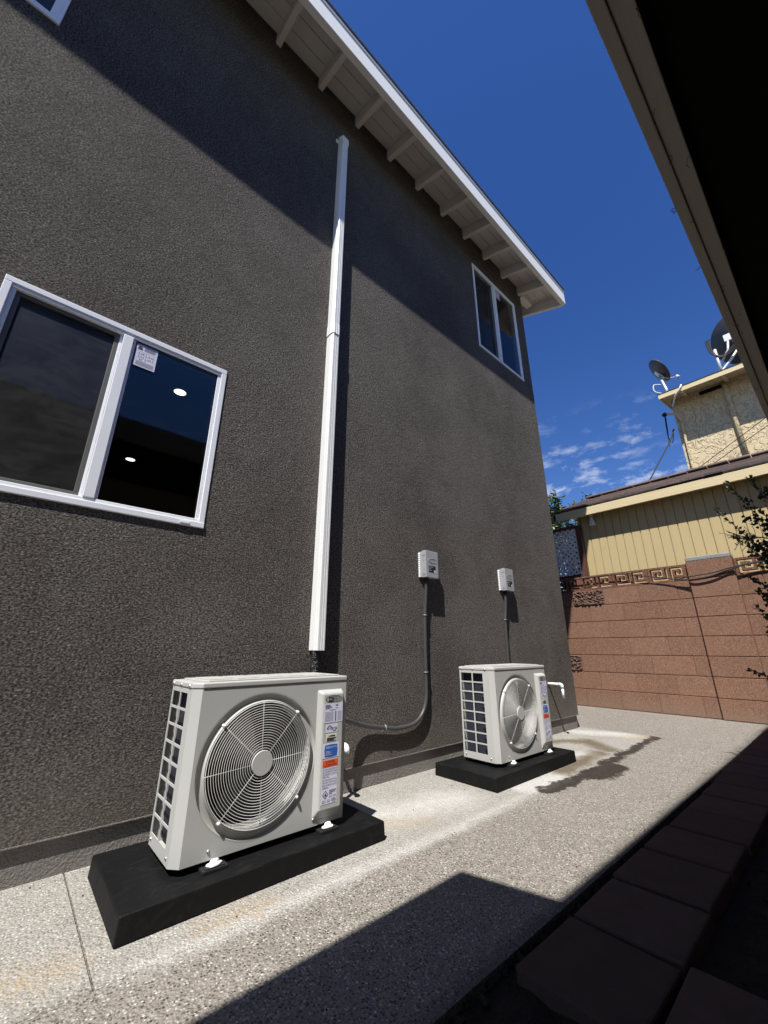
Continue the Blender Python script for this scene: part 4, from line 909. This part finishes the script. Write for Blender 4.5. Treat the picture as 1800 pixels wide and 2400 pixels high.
# ------------------------------------------------------------------ roof overhead on the right
ro = thing('overhang_house', 'low building whose beige eave and soffit coloured black as deep shade overhang the camera at right', 'house', (2, -1.1, 0))
def op(m, name, mats, bevel=0):
    o = m.build(name, mats, None, bevel); o.parent = ro; o.matrix_parent_inverse = Matrix.Translation((-2, 1.1, 0)); return o
def ey(x): return .079 - .009 * x
def strip(x0, x1, a0, a1, z0, z1):
    return MB().hexa([(x0, ey(x0) - a1, z0), (x1, ey(x1) - a1, z0), (x1, ey(x1) - a0, z0), (x0, ey(x0) - a0, z0)], [(x0, ey(x0) - a1, z1), (x1, ey(x1) - a1, z1), (x1, ey(x1) - a0, z1), (x0, ey(x0) - a0, z1)])
op(strip(.004, 7.5, 0, .036, 2.40, 2.59), 'fascia', 'beigewood', .004)
op(strip(.004, 7.5, .037, .092, 2.412, 2.585), 'sub_fascia', 'beigewood', .004)
op(strip(-3, 7.5, .093, 1.4, 2.47, 2.49), 'soffit', 'shadeblack')
op(MB().box(-3, 7.5, -1.35, -1.2, -.05, 2.469), 'wall', 'creamstucco')
m = MB()
m.hexa([(-3, -4, 4.53), (7.5, -4, 4.53), (7.5, ey(7.5) + .002, 2.592), (-3, ey(0) - .001, 2.592)], [(-3, -4, 4.55), (7.5, -4, 4.55), (7.5, ey(7.5) + .002, 2.606), (-3, ey(0) - .001, 2.606)])
op(m, 'roof', 'roofdark')
op(MB().hexa([(-3, .05, 2.588), (.003, .05, 2.588), (.003, .415, 2.413), (-3, .415, 2.413)], [(-3, .05, 2.614), (.003, .05, 2.614), (.003, .415, 2.439), (-3, .415, 2.439)]), 'porch_roof', 'roofdark')
op(MB().box(-3, .0, .379, .414, 2.22, 2.41), 'porch_fascia', 'beigewood', .003)
m = MB()
for i in range(26):       # dried vine shreds clinging to the eave
    x = random.uniform(.8, 5.0); a = ey(x) - random.choice((.0, .036, .092)); z = 2.402
    p_ = [Vector((x, a, z))]
    for k in range(4): p_.append(p_[-1] + Vector((random.uniform(-.02, .02), random.uniform(-.012, .012), -random.uniform(.0, .006))))
    m.tube(p_, .0011, 4)
o = m.build('vine_shreds', 'bark'); o['kind'] = 'stuff'; o.parent = ro; o.matrix_parent_inverse = Matrix.Translation((-2, 1.1, 0))

# ------------------------------------------------------------------ plants
def leaf(m, p_, d, n_, L, W_, mi=0, fold=.25, droop=0):
    d = d.normalized(); s_ = d.cross(n_).normalized(); n_ = s_.cross(d)
    a = p_; b = p_ + d * L * .45 + n_ * W_ * fold; c = p_ + d * L - n_ * droop
    m.add([a, b + s_ * W_ / 2, c, b - s_ * W_ / 2, p_ + d * L * .45], [(0, 4, 1), (4, 2, 1), (0, 3, 4), (4, 3, 2)], mi)
def rv(): return Vector((random.gauss(0, 1), random.gauss(0, 1), random.gauss(0, 1))).normalized()
jb = thing('jade_bush', 'dark small-leaved bush in shade at the right edge', 'bush', (3.2, .0, -.02))
BO = Vector((3.2, 0, -.02))
br = MB(); fo = MB()
tips = [((3.22, .08, 1.0), (3.2, .30, 1.70)), ((3.22, .06, 1.2), (3.2, .19, 1.70)), ((3.2, .1, .95), (3.2, .385, 1.54)), ((3.22, .08, .9), (3.2, .335, 1.36)), ((3.2, .08, .8), (3.18, .34, 1.12)),
        ((3.22, .05, .95), (3.22, .19, 1.5)), ((3.2, .06, .72), (3.2, .30, 1.02)), ((3.2, .06, .45), (3.2, .335, .93)), ((3.2, .04, .4), (3.2, .44, .585)), ((3.24, .0, .9), (3.25, .1, 1.6)), ((3.2, .04, .6), (3.2, .31, .78)), ((3.3, .05, 1.1), (3.35, .17, 1.3)), ((3.24, .06, .85), (3.22, .2, 1.2))]
br.tube([(0, 0, 0), (.01, .02, .5), (.02, .04, 1.0), (.02, .05, 1.3)], [.02, .016, .012, .008], 7)
for a, b in tips:
    a, b = Vector(a), Vector(b); P = smoothpath([a - Vector((0, .02, .25)), a, a.lerp(b, .5) + Vector((random.uniform(-.02, .02), -.015, random.uniform(-.015, .015))), b], 10)
    br.tube([p_ - BO for p_ in P], [.004 - .0025 * i / len(P) for i in range(len(P))], 5)
    for i, p_ in enumerate(P):
        if i < 8: continue
        dd = (P[min(i + 1, len(P) - 1)] - P[i - 1]).normalized(); f_ = i / len(P)
        for k in range(10 if f_ < .75 else 5):
            s_ = (rv() + dd * .5); L = random.uniform(.022, .036) * (1 if f_ < .8 else .75)
            leaf(fo, p_ - BO + rv() * .012 * (1.6 - f_), s_, rv(), L, L * .8)
        if f_ < .8 and random.random() < .75:
            q_ = p_ + (rv() + dd) * .045
            br.tube([p_ - BO, q_ - BO], .0015, 4)
            for k in range(9): leaf(fo, q_ - BO + rv() * .016, rv() + dd * .4, rv(), random.uniform(.02, .032), .024)
br.build('stem', 'bark', jb); fo.build('foliage', 'leafd', jb)
sk = thing('spiky_plant', 'bare dark stalk with radiating thin stems beside the small-leaved bush', 'plant', (3.05, .05, -.02)); SO = Vector((3.05, .05, -.02))
m = MB(); spine = smoothpath([(3.05, .05, -.02), (3.05, .04, .8), (3.06, .08, 1.2), (3.08, .2, 1.298), (3.1, .27, 1.305), (3.1, .325, 1.33)], 8)
m.tube([p_ - SO for p_ in spine], .004, 6); m.build('stem', 'bark', sk)
m = MB()
for i in range(22):
    f_ = random.uniform(.0, 1); p_ = Vector((3.1, .2 + .115 * f_, 1.3 + .03 * f_)); a = random.uniform(.25, 2.3) * random.choice((1, -1)) * (1 - .35 * f_)
    d_ = Vector((random.uniform(-.35, .35), math.cos(a), math.sin(a))).normalized(); L = random.uniform(.05, .085)
    q_ = p_ + d_ * L * .6 + Vector((0, .008, 0)); e_ = p_ + d_ * L + Vector((0, .02, 0))
    m.tube([p_ - SO, q_ - SO, e_ - SO], .0014, 5); m.lathe([(.0005, -.003), (.0035, 0), (.0005, .003)], 6, 0, atm(*(e_ - SO)))
m.build('stalks', 'bark', sk)
tr_ = thing('tree', 'leafy green tree rising behind the lattice and garage roof', 'tree', (8.3, 3.5, -.05)); TO = Vector((8.3, 3.5, -.05))
m = MB(); m.tube([(0, 0, 0), (.03, -.02, 1.6), (.0, -.05, 2.7)], [.09, .075, .055], 9)
nodes = []
for i in range(26):
    a = random.uniform(0, 6.28); r_ = random.uniform(.15, .85); z = random.uniform(2.5, 4.15) - .35 * r_
    e_ = Vector((r_ * math.cos(a), r_ * math.sin(a) * .9, z)); b = Vector((0, -.05, random.uniform(1.7, 2.7)))
    P = smoothpath([b, b.lerp(e_, .5) + Vector((0, 0, .08)), e_], 6); m.tube(P, [.02 - .015 * k / len(P) for k in range(len(P))], 5); nodes += P[5:]
m.build('trunk', 'bark', tr_)
m = MB()
for p_ in nodes:
    for k in range(13):
        d_ = rv(); d_.z -= .55; leaf(m, p_ + rv() * random.uniform(.02, .13), d_, rv(), random.uniform(.09, .15), random.uniform(.035, .055), 0, .2, .02)
m.build('crown', 'leaf', tr_)
hd = thing('hedge', 'dense green shrub showing just above the white lattice', 'shrub', (6.75, 3.1, -.05))
m = MB()
for k in range(7):
    a = random.uniform(-.5, .5); m.tube([(0, 0, 0), (.05 * a, a * .6, 1.2), (.1 * a, a, 2.3)], [.03, .02, .008], 6)
m.build('stem', 'bark', hd)
m = MB()
for i in range(3600):
    p_ = Vector((random.gauss(0, .18), random.uniform(-.72, .72), random.uniform(.3, 2.55 + .1 * random.random()))); leaf(m, p_, rv() + Vector((-.3, 0, .3)), rv(), random.uniform(.05, .09), random.uniform(.03, .045), 0, .2, .01)
m.build('crown', 'leaf', hd)
bpy.context.view_layer.update()
